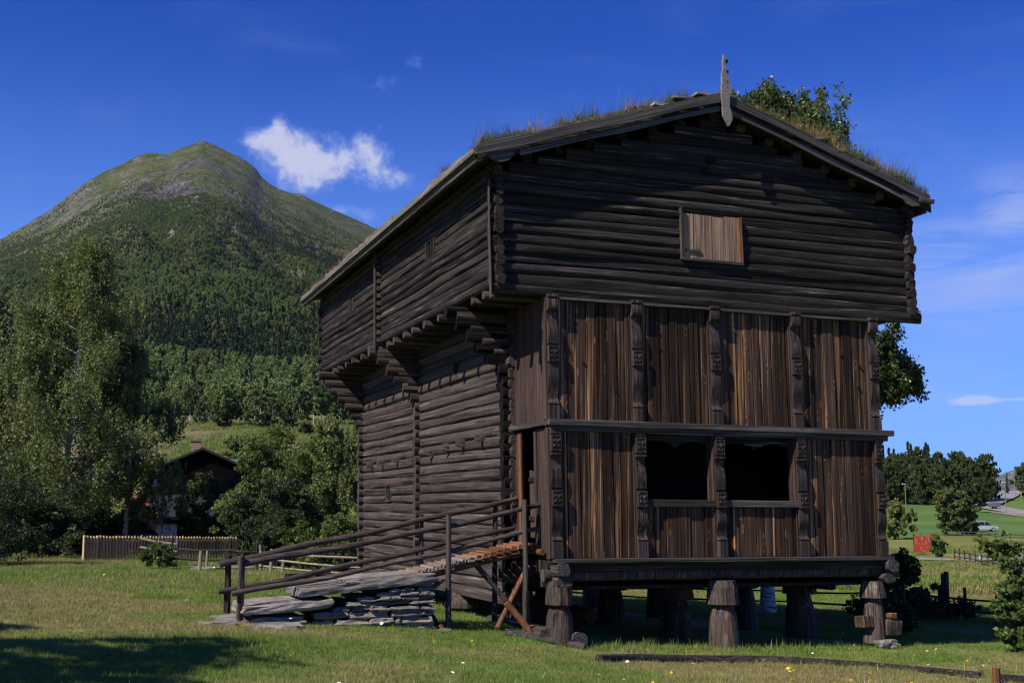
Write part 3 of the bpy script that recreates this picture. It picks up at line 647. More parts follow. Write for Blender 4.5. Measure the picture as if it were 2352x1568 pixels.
# floor, jetty boards and joists
for i in range(16):
    y0 = .12+i*.88; part(MB().box(-.86, 7.36, y0, y0+.87, 6.185, 6.235), 'floorboard', M['log_x'])
for y in (.42, 1.07, 3.05, 3.95, 4.80, 5.55, 6.35, 6.95, 8.55, 9.45, 10.25, 11.1, 11.9, 12.55, 13.65):
    r = random.uniform(.065, .085); log('x', y, -1.02+random.uniform(-.04, .04), .6, 6.13, r, r, M['brown_x'], 8, name='joist')
# stepped brackets under the jetty
for yb in (YB, YC, YD):
    for k, (z, xx) in enumerate([(5.16, .14), (5.36, .36), (5.56, .58), (5.76, .80), (5.96, 1.06)]):
        if yb == YD: z -= .14
        log('x', yb, -xx, .2, z, .108, .115, M['brown_x'], 9, rag=.006, name='bracket')
# ---- gallery
gl = lambda k, z0, z1, x0, x1: None
PX = [.03, 1.60, 3.14, 4.82, 6.52]
def bay_planks(x0, x1, z0, z1, n, y=-.028, mat='panel'):
    ws = [random.uniform(.75, 1.3) for _ in range(n)]; s = sum(ws); x = x0
    for w in ws:
        w = (x1-x0)*w/s; d = random.uniform(-.018, .014)
        part(MB().box(x+.008, x+w-.008, y+d, y+d+.04, z0, z1, .003), 'plank', M[mat], bevel=.004); x += w
for i, n in enumerate((9, 8, 9, 9)): bay_planks(PX[i]+.06, PX[i+1]+.06, 4.03, 6.06, n)
bay_planks(PX[0]+.06, PX[1]+.06, 1.74, 3.90, 8); bay_planks(PX[3]+.06, PX[4]+.06, 1.74, 3.90, 9)
bay_planks(PX[1]+.1, PX[2], 1.74, 2.66, 6); bay_planks(PX[2]+.1, PX[3], 1.74, 2.66, 8)
# left side of the gallery
def side_planks(y0, y1, z0, z1, n):
    ws = [random.uniform(.8, 1.2) for _ in range(n)]; s = sum(ws); y = y0
    for w in ws:
        w = (y1-y0)*w/s; part(MB().box(-.02, .03, y+.002, y+w-.002, z0, z1, .003), 'plank', M['panel2'], bevel=.004); y += w
side_planks(.10, YB-.1, 4.04, 6.10, 5); side_planks(.10, .62, 1.72, 3.90, 2); side_planks(1.30, YB-.08, 1.72, 3.90, 2)
part(MB().box(-.055, -.02, 1.28, 1.40, 1.85, 3.86), 'door_post', M['rust_z'], bevel=.006)
part(MB().box(-.05, -.02, .56, .66, 1.85, 3.86), 'door_post', M['brown_z'], bevel=.006)
# half gate inside the doorway
gt = MB(); prof = [(.68, 2.05), (1.24, 2.05), (1.24, 3.22), (1.12, 3.20), (1.02, 3.20), (.92, 3.32), (.80, 3.40), (.68, 3.42)]
gt.prism(prof, 'x', .10, .14); gate = part(gt, 'half_gate', M['panel2'])
for z in (2.35, 3.02): part(MB().box(.07, .098, .68, 1.24, z, z+.07), 'batten', M['log_y'], gate)
part(MB().box(.05, .9, .66, 1.28, 1.78, 1.84), 'threshold', M['brown_x'])
# back boards, floor and ceiling of the gallery
part(MB().box(.12, 6.6, .14, 1.7, 1.66, 1.72), 'gallery_floor', M['shaded_x']); part(MB().box(.12, 6.6, .14, 1.7, 3.93, 3.97), 'gallery_ceiling', M['shaded_x'])
side = MB().box(6.58, 6.64, .1, YB, 1.72, 6.1); part(side, 'end_boarding', M['panel2'])
# rails
part(MB().box(-.08, 6.86, -.165, .15, 3.93, 4.03, .004).box(-.04, 6.76, -.10, .15, 3.84, 3.93), 'middle_rail', M['grey_x'], bevel=.006)
part(MB().box(-.10, .04, .12, YB-.02, 3.93, 4.03, .004), 'side_rail', M['grey_y'], bevel=.006)
part(MB().box(-.02, 6.74, -.15, .15, 1.665, 1.735, .006), 'bottom_rail', M['grey_x'], bevel=.008)
part(MB().box(.10, 6.62, -.12, .12, 6.055, 6.10, .003), 'top_rail', M['grey_x'], bevel=.005)
part(MB().box(.05, 6.6, .04, .16, 5.99, 6.052), 'top_beam', M['log_x'])
part(MB().box(.05, 6.6, .02, .14, 1.50, 1.66), 'under_beam', M['log_x'])
for x0, x1 in ((PX[1]+.12, PX[2]-.10), (PX[2]+.12, PX[3]-.10)):
    part(MB().box(x0-.06, x1+.06, -.10, .15, 2.60, 2.72, .003), 'window_sill', M['grey_x'], bevel=.008)
    part(MB().box(x1-.02, x1+.05, .02, .12, 2.72, 3.86), 'window_jamb', M['panel2']); part(MB().box(x0-.06, x0+.0, .02, .12, 2.72, 3.86), 'window_jamb', M['panel2'])
    # scalloped valance hanging in the top of the opening
    pts = [(x0-.05, 3.86)]; n = 34
    for i in range(n+1):
        u = i/n; d = abs(math.sin(u*math.pi*2)); pts.append((x0-.05+u*(x1-x0+.10), 3.60+.13*d**.6+.012*math.sin(u*math.pi*20)))
    pts.append((x1+.05, 3.86)); part(MB().prism([p for p in pts][::-1], 'y', .08, .10), 'valance', M['log_x'])
# carved posts
def carved(profile, x, w, name='carved_post'):
    """profile: list of (z, depth in front of panel)"""
    pts = [(.09, profile[0][0])]+[(-(.062+(d-.03)*.85), z) for z, d in profile]+[(.09, profile[-1][0])]
    return part(MB().prism(pts, 'x', x-w/2, x+w/2), name, M['carved'], bevel=.004)
def curve(z0, d0, z1, d1, n=7, ease='cos', b=0.):
    return [(z0+(z1-z0)*t, d0+(d1-d0)*(.5-.5*math.cos(math.pi*t))+b*math.sin(math.pi*t)) for t in (i/n for i in range(n+1))]
up = [(6.13, .16), (6.08, .16), (6.07, .10), (6.05, .10), (6.045, .15), (5.96, .155), (5.90, .145), (5.86, .10), (5.84, .04)]+curve(5.82, .03, 5.45, .105, 8)+curve(5.45, .105, 5.30, .085, 4)+[(5.275, .05), (5.265, .05), (5.26, .115), (4.99, .115), (4.985, .05), (4.96, .05)]+curve(4.95, .085, 4.80, .10, 4)+curve(4.78, .10, 4.40, .03, 8)+curve(4.38, .03, 4.285, .11, 5)+[(4.28, .045), (4.265, .045), (4.26, .11), (4.02, .115)]
lo = [(3.87, .10), (3.79, .10), (3.785, .05), (3.775, .05), (3.77, .11), (3.50, .11), (3.495, .05), (3.475, .05), (3.47, .12), (3.44, .12), (3.42, .04)]+curve(3.38, .03, 3.08, .10, 8)+curve(3.08, .10, 2.90, .085, 4)+[(2.875, .05), (2.86, .05), (2.855, .12), (2.59, .12), (2.585, .05), (2.565, .05)]+curve(2.56, .085, 2.42, .10, 4)+curve(2.40, .10, 2.12, .03, 8)+curve(2.10, .03, 2.035, .11, 4)+[(2.03, .045), (2.015, .045), (2.01, .11), (1.74, .115)]
def rosette(x, z0, z1, w, d, parent):
    mb = MB(); zc = (z0+z1)/2; s = min(w, z1-z0)*.40
    for q in range(4):
        a = math.pi/4+q*math.pi/2; ca, sa = math.cos(a), math.sin(a); pr = []
        ring = [(x+ca*s*.15, zc+sa*s*.15), (x+ca*s*.7-sa*s*.42, zc+sa*s*.7+ca*s*.42), (x+ca*s*1.3, zc+sa*s*1.3), (x+ca*s*.7+sa*s*.42, zc+sa*s*.7-ca*s*.42)]
        mb.loft([[(u, -d, v) for u, v in ring], [((u+x+ca*s*.7)/2, -d-.022, (v+zc+sa*s*.7)/2) for u, v in ring]])
    mb.tube([(x, -d, zc), (x, -d-.02, zc)], [s*.22, s*.12], 8)
    for (u0, u1, v0, v1) in ((x-w/2+.006, x+w/2-.006, z1-.022, z1-.006), (x-w/2+.006, x+w/2-.006, z0+.006, z0+.022), (x-w/2+.006, x-w/2+.02, z0+.02, z1-.02), (x+w/2-.02, x+w/2-.006, z0+.02, z1-.02)):
        mb.box(u0, u1, -d-.012, -d, v0, v1)
    part(mb, 'rosette', M['carved'], parent)
for i, x in enumerate(PX):
    w = .185; a = carved(up, x, w); rosette(x, 4.99, 5.26, w, .1345, a)
    b_ = carved(lo, x+.02, w); rosette(x+.02, 3.50, 3.77, w, .1302, b_); rosette(x+.02, 2.59, 2.855, w, .1387, b_)
    part(MB().box(x-.12, x-.096, -.06, .09, 4.02, 6.1), 'post_board', M['panel2']); part(MB().box(x-.10, x-.076, -.06, .09, 1.74, 3.88), 'post_board', M['panel2'])
for x, z in ((.62, 5.0), (2.05, 5.62), (2.05, 5.35), (5.85, 5.4), (6.25, 5.22), (6.2, 4.82), (1.2, 4.55)):
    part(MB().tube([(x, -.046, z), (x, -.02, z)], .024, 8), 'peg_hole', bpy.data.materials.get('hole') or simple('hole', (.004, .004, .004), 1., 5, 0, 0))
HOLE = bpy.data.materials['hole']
# upper window shutter
wn = part(MB().box(2.50, 2.56, -.16, .02, 6.93, 7.86, .004), 'window_frame', M['brown_z'], bevel=.005)
part(MB().box(3.69, 3.755, -.16, .02, 6.93, 7.78, .006), 'window_frame', M['rust_z'], bevel=.005)
part(MB().box(2.52, 3.76, -.17, .02, 6.905, 6.955, .004), 'window_frame', M['grey_x'], bevel=.005)
sh = part(MB().box(2.56, 3.70, -.075, -.06, 6.96, 7.80), 'shutter', M['brown_z'])
for x0, x1 in ((2.565, 2.83), (2.835, 3.16), (3.165, 3.42), (3.425, 3.69)): part(MB().box(x0, x1, -.11, -.078, 6.96, 7.76+random.uniform(-.03, .03), .003), 'plank', M['shutter'], sh, bevel=.004)
part(MB().box(2.58, 2.90, -.135, -.112, 7.08, 7.12), 'bolt', M['grey_x'], sh)
# vents and patches in the gable logs
for x0, x1, z0, z1 in ((3.10, 3.26, 8.74, 8.85), (2.98, 3.10, 8.53, 8.62)): part(MB().box(x0, x1, -.148, -.10, z0, z1), 'vent_hole', HOLE)
# little side windows
for y, z, s in ((10.32, 2.92, .24), (4.8, 5.42, .18)):
    f = part(MB().box(-.02, .02, y-s, y+s, z-.20, z+.17), 'side_window', HOLE)
    part(MB().box(-.10, -.03, y-s-.03, y-s+.02, z-.18, z+.16).box(-.10, -.03, y+s-.02, y+s+.03, z-.18, z+.16).box(-.12, -.03, y-s, y+s, z-.22, z-.18), 'frame', M['brown_z'], f)
    part(MB().box(-.08, -.05, y-.012, y+.012, z-.17, z+.16), 'bar', M['log_z'], f)
for y, z, s in ((3.57, 7.55, .27), (10.4, 7.53, .2)):
    f = part(MB().box(UX0-.02, UX0+.02, y-s, y+s, z-.17, z+.19), 'side_window', HOLE)
    part(MB().box(UX0-.10, UX0-.03, y-s-.02, y-s+.02, z-.17, z+.18).box(UX0-.10, UX0-.03, y+s-.02, y+s+.02, z-.17, z+.18), 'frame', M['brown_z'], f)
    part(MB().box(UX0-.07, UX0-.04, y-.02, y+.02, z-.17, z+.18), 'bar', M['log_z'], f)
# pegs (joist heads) through the side wall
for y, z in ((2.08, 3.93), (3.13, 3.89), (4.33, 3.84), (5.34, 3.80), (6.54, 3.74), (8.0, 3.71), (9.33, 3.70), (10.79, 3.66), (11.9, 3.64)):
    mb = MB(); pr = [(-.075, -.07), (.075, -.07), (.06, .03), (0, .09), (-.06, .03)]
    mb.loft([[(.0, y+u, z+v) for u, v in pr], [(-.17, y+u, z+v) for u, v in pr], [(-.26, y+u*.6, z+v*.7) for u, v in pr]]); part(mb, 'joist_head', M['brown_x'])
# base logs of the gallery and log ends at the corners
log('x', .15, -.12, 6.95, 1.455, .10, .12, M['pillar'], 10, name='base_log', rag=.02)
log('x', .20, -.05, 6.80, 1.60, .10, .1, M['log_x'], 8, name='base_log')
for x in (.12, 6.66): log('y', x, -.20, 2.0, 1.56, .115, .12, M['grey_y'], 10, name='base_log', rag=.02)
for x, z in ((.14, 1.36), (6.60, 1.34)): log('y', x, -.16, 1.9, z, .085, .15, M['grey_y'], 9, name='base_log', rag=.02)
for z, yy, ex in ((1.52, .75, -.36), (1.42, 1.45, -.40), (1.36, .95, -.52)): log('x', yy, ex, 1.5, z, .085, .09, M['brown_x'], 8, name='base_log')
part(MB().box(.2, 6.5, .3, 12.9, 1.20, 1.26), 'floor_deck', M['log_y'])
log('y', .02, 1.6, 13.4, .94, .12, .12, M['brown_y'], 10, name='base_log')
part(MB().box(-.10, .02, .30, .52, 1.50, 1.70, .01).box(-.07, -.0, .33, .48, 1.25, 1.5, .01), 'hook_board', M['grey_z'])
# stilts: tapered stump with a mushroom cap
def ngon(x, y, z, r, ph, n=10, ir=.06, sx=1., sy=1.):
    return [(x+r*sx*math.cos(2*math.pi*k/n+ph)*(1+ir*math.sin(k*2.3+ph*5)), y+r*sy*math.sin(2*math.pi*k/n+ph)*(1+ir*math.cos(k*1.7+ph*3)), z) for k in range(n)]
def stilt(x, y, ztop, rb, rt, rc, zc, parent=SH, ph=0., capflat=False, z0=None):
    zb = (gz(x, y)-.12) if z0 is None else z0
    s = part(MB().loft([ngon(x, y, zb, rb, ph, ir=.09), ngon(x, y, zb+(zc-zb)*.35, rb*.95, ph, ir=.08), ngon(x, y, zb+(zc-zb)*.75, rb*.84, ph), ngon(x, y, zc-.04, rt, ph), ngon(x, y, zc+.02, rt*.82, ph)]), 'stilt', M['pillar'], smooth=True)
    part(MB().loft([ngon(x, y, zc, rc, ph+.3, ir=.07), ngon(x, y, zc+.10, rc*.97, ph+.3), ngon(x, y, ztop-.12, rc*.90, ph+.3), ngon(x, y, ztop, rc*.78, ph+.3)]), 'cap', M['pillar'], s)
    return s
stilt(.12, .05, 1.36, .26, .17, .245, .99, ph=.3); stilt(3.24, .10, 1.34, .30, .21, .30, .93, ph=.9); 
stilt(6.40, .10, 1.28, .22, .15, .25, .98, ph=1.7, z0=.17)
for x, y in ((3.3, 1.95), (6.5, 2.6), (6.3, 8.4), (3.3, 8.4), (6.5, 12.8), (3.3, 12.8)): stilt(x, y, 1.26, .33, .22, .36, .88, ph=x+y)
stilt(.12, 5.1, .86, .42, .27, .42, .56, ph=.5); stilt(3.35, 4.9, 1.26, .33, .24, .36, .86, ph=2.); stilt(6.45, 4.7, 1.26, .33, .22, .33, .86, ph=3.); stilt(.15, 12.6, .86, .4, .26, .4, .6, ph=.5)
for x, y in ((.15, 2.0),): stilt(x, y, 1.3, .26, .2, .28, .95, ph=x)
# rotten plinth pieces and blocks by the corner stilts
log('y', -.12, -.05, 2.6, .48, .15, .16, M['brown_y'], 9, name='plinth_log', rag=.02); log('y', .36, -.2, 1.0, .42, .13, .14, M['grey_y'], 9, name='plinth_log')
part(MB().box(6.05, 6.28, -.08, .2, .42, .66, .04), 'wedge_block', M['pillar'], bevel=.02); part(MB().box(6.52, 6.80, -.12, .2, .34, .60, .05), 'wedge_block', M['pillar'], bevel=.02)
part(MB().box(6.55, 6.72, -.16, .12, .60, .70, .03), 'wedge_block', M['rust_y'], bevel=.02)
# ---- roof
def zt(x): return 9.86-abs(x-3.28)*.320      # underside of roof boards at the outer edge line
RXL, RXR, RY0, RY1 = -1.40, 7.76, -.38, 14.95
for sgn in (-1, 1):
    x1 = RXL if sgn < 0 else RXR
    n = 38
    for i in range(n):   # roof boards
        y0 = RY0+.04+i*(RY1-RY0-.06)/n; y1 = y0+(RY1-RY0-.06)/n-.006
        a, c = (x1, zt(x1)-.06), (3.28, zt(3.28)-.06)
        part(MB().prism([(a[0], a[1]-.03), (c[0], c[1]-.03), (c[0], c[1]), a], 'y', y0, y1), 'roof_board', M['log_x'])
    # birch bark and turf above them
    n = 44; ys = np.linspace(RY0+.03, RY1-.03, n+1); m_ = 14
    V = []; 
    for j, y in enumerate(ys):
        for i in range(m_+1):
            u = i/m_; x = x1+(3.28-x1)*u; edge = min(1, u*9, ) ; e2 = min(1, (y-ys[0])*4+.72, (ys[-1]-y)*4+.72)
            V.append(lean((x, y, zt(x)+.045+.15*edge*e2+.035*math.sin(y*3.1+x*2)*edge+random.uniform(-.02, .02)*edge)))
    base = len(V)
    for j, y in enumerate(ys):
        for i in range(m_+1): u = i/m_; x = x1+(3.28-x1)*u; V.append(lean((x, y, zt(x)-.055)))
    F = []; q = m_+1
    for j in range(n):
        for i in range(m_):
            a = j*q+i; F += [(a, a+1, a+q+1, a+q), (base+a, base+a+q, base+a+q+1, base+a+1)]
    for i in range(m_): F += [(i, base+i, base+i+1, i+1), (n*q+i, n*q+i+1, base+n*q+i+1, base+n*q+i)]
    for j in range(n): F += [(j*q, j*q+q, base+j*q+q, base+j*q), (j*q+m_, base+j*q+m_, base+j*q+q+m_, j*q+q+m_)]
    me = np_mesh('turf', np.array(V), np.array(F), gm if False else M['soil']); o = link('turf', me, SH); o.matrix_parent_inverse = SHinv
    # purlins carrying the boards
    for d in (.55, 1.15, 1.75, 2.35, 2.95, 3.55, 4.15):
        x = 3.28+sgn*d; log('y', x, (-.12 if sgn > 0 else .10), 14.6, zt(x)-.22, .085, .09, M['brown_y'], 8, name='purlin')
log('y', 3.28, -.12, 14.6, 9.60, .10, .11, M['brown_y'], 8, name='purlin')
# eave boards and the ragged bark edge above them
for x, s in ((RXL, -1), (RXR, 1)):
    part(MB().box(min(x, x+s*.035), max(x, x+s*.035), RY0, RY1, 8.325, 8.425, .004), 'eave_board', M['eave'])
    part(MB().box(min(x-s*.10, x-s*.02), max(x-s*.10, x-s*.02), RY0+.05, RY1, 8.20, 8.31), 'eave_beam', M['grey_y'])
    y = RY0+.02
    while y < RY1-.2:
        w = random.uniform(.25, .7); dz = random.uniform(-.015, .04); ox = random.uniform(.0, .04)*s
        part(MB().prism([(y, 8.43), (y+w, 8.43), (y+w*.97, 8.445+dz), (y+w*.55, 8.455+dz+random.uniform(-.015, .03)), (y+.02, 8.44+dz)], 'x', min(x-s*.05, x+ox), max(x-s*.05, x+ox)+.004), 'bark_strip', M['bark_edge']); y += w*random.uniform(.85, 1.05)
    y = RY0+.5
    while y < RY1: part(MB().box(x-.05, x+s*.07, y, y+.04, 8.30, 8.32), 'turf_hook', M['pale_x']); y += 1.15
# barge boards
def barge(x0, x1, up, dn, y0, y1, mat, name='barge_board', zo=0.):
    n = 12; T = [(x0+(x1-x0)*i/n) for i in range(n+1)]
    zz = lambda x: 9.98-abs(x-3.28)*.3225+zo
    pts = [(x, zz(x)-up+.006*math.sin(x*5)) for x in T]+[(x, zz(x)-dn+.012*math.sin(x*3.1)) for x in T[::-1]]
    return part(MB().prism(pts, 'y', y0, y1), name, mat, bevel=.004)
barge(-1.41, 3.22, .02, .19, -.455, -.42, M['barge']); barge(-.62, 3.25, .25, .34, -.402, -.37, M['barge'])
barge(3.36, 7.74, .02, .17, -.455, -.42, M['barge']); barge(3.34, 7.20, .22, .33, -.402, -.37, M['barge'])
barge(-1.36, 3.24, .10, .30, -.368, -.34, M['log_x'], 'barge_backing'); barge(3.32, 7.82, .10, .30, -.368, -.34, M['log_x'], 'barge_backing')
def curl(x, s, mat):
    z0 = 9.98-abs(x-3.28)*.3225; pts = [(x, z0-.19), (x+s*.16, z0-.19+.05), (x+s*.45, z0-.07), (x+s*.50, z0-.16), (x+s*.38, z0-.27), (x+s*.24, z0-.31), (x+s*.10, z0-.28)]
    return part(MB().prism(pts, 'y', -.41, -.375), 'carved_end', mat)
curl(-1.22, 1, M['barge']); curl(7.60, -1, M['barge'])
part(MB().box(7.48, 7.83, -.47, -.38, 8.36, 8.45, .01), 'turf_log_end', M['grey_y'], bevel=.01)
# finial
fp = [(0, 10.64, .022), (.005, 10.56, .030), (0, 10.50, .045), (.01, 10.38, .05), (.005, 10.28, .075), (.02, 10.15, .095), (.02, 10.0, .115), (.015, 9.85, .10), (.01, 9.70, .085), (.02, 9.60, .10), (.035, 9.50, .115), (.05, 9.44, .095), (.05, 9.38, .045), (.05, 9.33, .012)]
mb = MB(); mb.loft([[(3.29+dx-r*(1+.12*math.sin(z*37)), -.51, z), (3.29+dx+r*(1+.15*math.sin(z*29+1)), -.51, z), (3.29+dx+r*.9, -.46, z), (3.29+dx-r*.9, -.46, z)] for dx, z, r in [(a_, b_, c_*(.62 if b_ > 10.3 else .85)) for a_, b_, c_ in fp]]); part(mb, 'finial', M['finial'])
for z in (10.5, 10.3, 10.12, 9.98): part(MB().box(3.33, 3.37, -.377, -.51, z, z+.05, .004), 'carving_hole', HOLE)
for x0, x1, z, d in ((1.9, 2.35, 9.56, .0), (2.75, 3.2, 9.86, .02), (2.3, 2.7, 9.73, 0), (5.1, 5.55, 9.33, 0)): part(MB().box(x0, x1, -.44, -.12, z, z+.045, .02), 'ridge_stone', M['stone'])
LOGN = iter((1, 3, 4, 5, 2))
# stored logs under the building
for x, y, z, r in ((1.55, 4.2, .40, .17), (1.95, 4.3, .28, .15), (2.30, 4.2, .26, .14), (2.62, 4.3, .27, .15), (1.7, 4.35, .22, .15)):
    mb = MB(); mb.tube([(x, y, gz(x, y)+z-.1), (x+.1, y+1.1, gz(x, y)+z-.1)], r, 10); o = mb.build('round_log', M['rust_y'])
    tag(o, 'orange ended round log stored in the dark under the storehouse, '+ORD[LOGN.__next__()]+' from the left', 'log', 'round logs stored under the storehouse')

# ------------------------------------------------------------------ thin summer haze
hm = bpy.data.materials.new('haze_air'); hm.use_nodes = True; hn = hm.node_tree; hn.nodes.clear()
pv = N(hn, 'ShaderNodeVolumePrincipled'); pv.inputs['Color'].default_value = (.55, .72, 1, 1); pv.inputs['Density'].default_value = 1e-5; pv.inputs['Anisotropy'].default_value = 0.
ho = N(hn, 'ShaderNodeOutputMaterial'); L(hn, pv.outputs[0], ho.inputs['Volume'])
tag(MB().box(-9500, 9500, -9500, 9500, -80, 1300).build('haze', hm), 'thin blue summer air over the valley', kind='stuff')
# ------------------------------------------------------------------ stone ramp, railings and plank bridge at the side door
def slab(x0, x1, y0, y1, z0, z1, tilt=0., j=.03, nx=6, ny=3):
    """an irregular stone slab, layered edges"""
    mb = MB(); rings = []
    for lev, (zz, ins) in enumerate(((z0, .03), (z0+(z1-z0)*.35, -.01), (z0+(z1-z0)*.7, .015), (z1, .02))):
        r = []; o = random.uniform(-.02, .02)
        per = [(u, 0) for u in np.linspace(0, 1, nx+1)[:-1]]+[(1, v) for v in np.linspace(0, 1, ny+1)[:-1]]+[(u, 1) for u in np.linspace(1, 0, nx+1)[:-1]]+[(0, v) for v in np.linspace(1, 0, ny+1)[:-1]]
        for u, v in per:
            x = x0+(x1-x0)*u+(ins if u < .5 else -ins)+random.uniform(-j, j)+o; y = y0+(y1-y0)*v+(ins if v < .5 else -ins)+random.uniform(-j, j)
            r.append((x, y, zz+tilt*(x-x0)+random.uniform(-j, j)*.35))
        rings.append(r)
    return mb.loft(rings)
RAMP = empty('stone_ramp', (-3.3, .9, .7), 'grey slate ramp of stacked slabs leading up to the plank bridge', 'ramp')
RI = Matrix.Translation(-Vector(RAMP.location))
def rstone(*a, **k):
    o = slab(*a, **k).build('stone', M['stone'], RAMP, bevel=.008); o.matrix_parent_inverse = RI; return o
rstone(-4.15, -1.95, .18, 1.62, 1.20, 1.34, .085, .03, 9, 4); rstone(-3.4, -1.98, .24, 1.6, 1.40, 1.44, .06, .02, 7, 3)
rstone(-5.0, -3.62, .16, 1.55, .96, 1.09, .06, .03, 7, 3); rstone(-5.35, -4.75, .35, 1.3, .80, .90, 0, .03, 4, 3)
rstone(-4.85, -4.05, .22, 1.4, .78, .93, 0, .03, 4, 3)
for z0, z1, x0, n in ((.50, .62, -3.1, 3), (.62, .74, -3.6, 4), (.74, .85, -3.9, 5), (.85, .96, -3.9, 4), (.96, 1.04, -3.6, 5), (1.04, 1.11, -3.4, 4), (1.11, 1.18, -3.2, 4), (1.18, 1.25, -2.9, 3), (1.25, 1.31, -2.7, 3), (1.31, 1.38, -2.4, 2)):
    ws = [random.uniform(.35, 1.9) for _ in range(n)]; sw = sum(ws); x = x0
    for w in ws:
        w = (-1.95-x0)*w/sw; d = random.uniform(-.05, .07); rstone(x, x+w-.01, .22+d, 1.5, z0+random.uniform(-.01, .01), z1+random.uniform(-.015, .005), random.uniform(-.04, .05), .022, 5, 3); x += w
rstone(-2.35, -1.75, .05, .5, .50, .60, .1, .04, 4, 2); rstone(-1.98, -1.70, .1, .5, .48, .66, -.3, .04, 3, 2)
for px, py, w, d in ((640, 1427, .42, .16), (505, 1418, .28, .12), (8, 1327, .25, .12)):
    D = 2.; 
    for it in range(40):
        x, y, z = at(px, D); D += ((2.714-z)*2723/(py-1145)-D)*.5
    x, y, z = at(px, D); o = slab(x-w, x+w, y-d*2, y+d*2, z-.1, z+.05, 0, .03, 6, 3).build('flat_stone', M['stone'], bevel=.01)
    tag(o, {640: 'flat weathered stone lying in the grass below the ramp', 505: 'small flat stone beside the lowest railing post', 8: 'pale flat stone in the grass in front of the left birch'}[px], 'stone')
BR = empty('plank_bridge', (-1.1, 1.0, 1.7), 'short plank bridge from the stone ramp to the side doorway', 'footbridge'); BI = Matrix.Translation(-Vector(BR.location))
def bpart(mb, name, mat, par=None, **k):
    par = par or BR; o = mb.build(name, mat, par, **k)
    if par is BR: o.matrix_parent_inverse = BI
    return o
n = 17
for i in range(n):
    x0 = -2.22+i*2.14/n; z = 1.50+.225*(x0+2.22)-.03; w = 2.14/n
    p = [(x0, z+.012), (x0+w-.012, z+.0+.225*w-.012), (x0+w-.012, z+.028+.225*w-.012), (x0+.01, z+.050)]
    bpart(MB().prism(p, 'y', .42+random.uniform(-.03, .03), 1.52), 'plank', M['pale_y' if i < 9 else 'rust_y'], bevel=.004)
for y in (.50, 1.38): bpart(MB().tube([(-2.25, y, 1.42), (-1.2, y, 1.65), (0., y, 1.90)], [.05, .055, .05], 8), 'beam', M['rust_x'])
bpart(MB().tube([(-2.1, .35, 1.38), (-2.1, 1.6, 1.38)], .07, 8), 'beam', M['brown_y']); bpart(MB().tube([(-.1, .2, 1.83), (-.1, 1.5, 1.83)], .05, 8), 'beam', M['rust_y'])
RA = empty('ramp_railing', (-2.6, 1., .9), 'dark pole railings on round posts along both sides of the ramp', 'railing'); RAI = Matrix.Translation(-Vector(RA.location))
def rp(mb, name, mat):
    o = mb.build(name, mat, RA, smooth=True); o.matrix_parent_inverse = RAI; return o
def pole(a, b_, r0, r1, seg=10, sag=.02, sides=8):
    a, b_ = Vector(a), Vector(b_); ph = random.uniform(0, 6)
    return MB().tube([a.lerp(b_, i/seg)+Vector((0, .012*math.sin(i*1.3+ph), .014*math.sin(i*1.1+ph)-sag*math.sin(math.pi*i/seg))) for i in range(seg+1)], [r0+(r1-r0)*i/seg for i in range(seg+1)], sides, jit=.05)
for (x, y, zt_, r, mt) in ((-5.0, .40, 1.83, .055, 'brown_z'), (-1.69, .36, 2.46, .050, 'brown_z'), (-.35, .36, 2.69, .050, 'grey_z'),
                       (-5.05, 1.6, 1.80, .055, 'brown_z'), (-1.79, 1.62, 2.44, .045, 'brown_z'), (-.43, 1.62, 2.70, .05, 'grey_z')):
    rp(pole((x+random.uniform(-.02, .02), y, gz(x, y)-.3), (x, y, zt_), r*1.08, r*.9, 8, 0), 'post', M[mt])
rp(pole((-5.05, .47, 1.72), (-.05, .47, 2.60), .055, .042, 14, .05), 'rail', M['brown_x']); rp(pole((-5.15, .33, 1.28), (-.05, .47, 2.22), .042, .040, 14, .06), 'rail', M['brown_x'])
rp(pole((-5.2, 1.52, 1.68), (-.05, 1.52, 2.72), .055, .045, 14, .02), 'rail', M['brown_x']); rp(pole((-5.2, 1.52, 1.22), (-.1, 1.52, 2.22), .045, .040, 14, .03), 'rail', M['brown_x'])
rp(pole((-1.15, .55, 1.62), (-.58, .50, .98), .045, .045, 4, 0), 'brace', M['brown_z']); rp(pole((-.66, .44, 1.02), (-.28, .30, .52), .058, .058, 4, 0), 'brace', M['rust_z'])
rp(pole((-.22, .50, 1.60), (-.75, .62, .60), .048, .048, 4, 0), 'brace', M['rust_z']); rp(pole((-1.75, .42, 1.42), (-2.1, .5, 1.12), .04, .04, 3, 0), 'brace', M['brown_z'])
rp(pole((-2.1, .5, 1.10), (-1.78, .36, .56), .045, .05, 4, 0), 'brace', M['log_z']); rp(pole((-1.85, .33, .72), (-1.74, .28, .48), .055, .055, 2, 0), 'brace', M['rust_z'])
# logs on the ground
def glog(pts, r, name, label, cat, mat, D=None):
    P3 = []
    for x, y in pts: P3.append((x, y, gz(x, y)+r*.45))
    o = MB().tube(P3, [r*random.uniform(.9, 1.1) for _ in P3], 8, jit=.08).build(name, mat, smooth=True); return tag(o, label, cat)
glog([(-.75, .25), (-.3, .05), (.15, -.12), (.42, -.32)], .075, 'ground_log', 'short grey log lying in the grass before the corner stilt', 'log', M['grey_x'])
def ground_at(px, py):
    D = 15.; cs = math.cos(az_of(px)-YAW)
    for it in range(60):
        x, y, z = at(px, D); D += ((2.714-z)*2723/(py-1145)/cs-D)*.4
    return x, y
LG = [ground_at(px, py)[:2] for px, py in ((1372, 1507), (1470, 1508), (1560, 1509), (1650, 1509), (1740, 1511), (1830, 1513))]
glog(LG, .085, 'ground_log', 'long weathered log lying in the grass before the storehouse', 'log', M['log_x'])
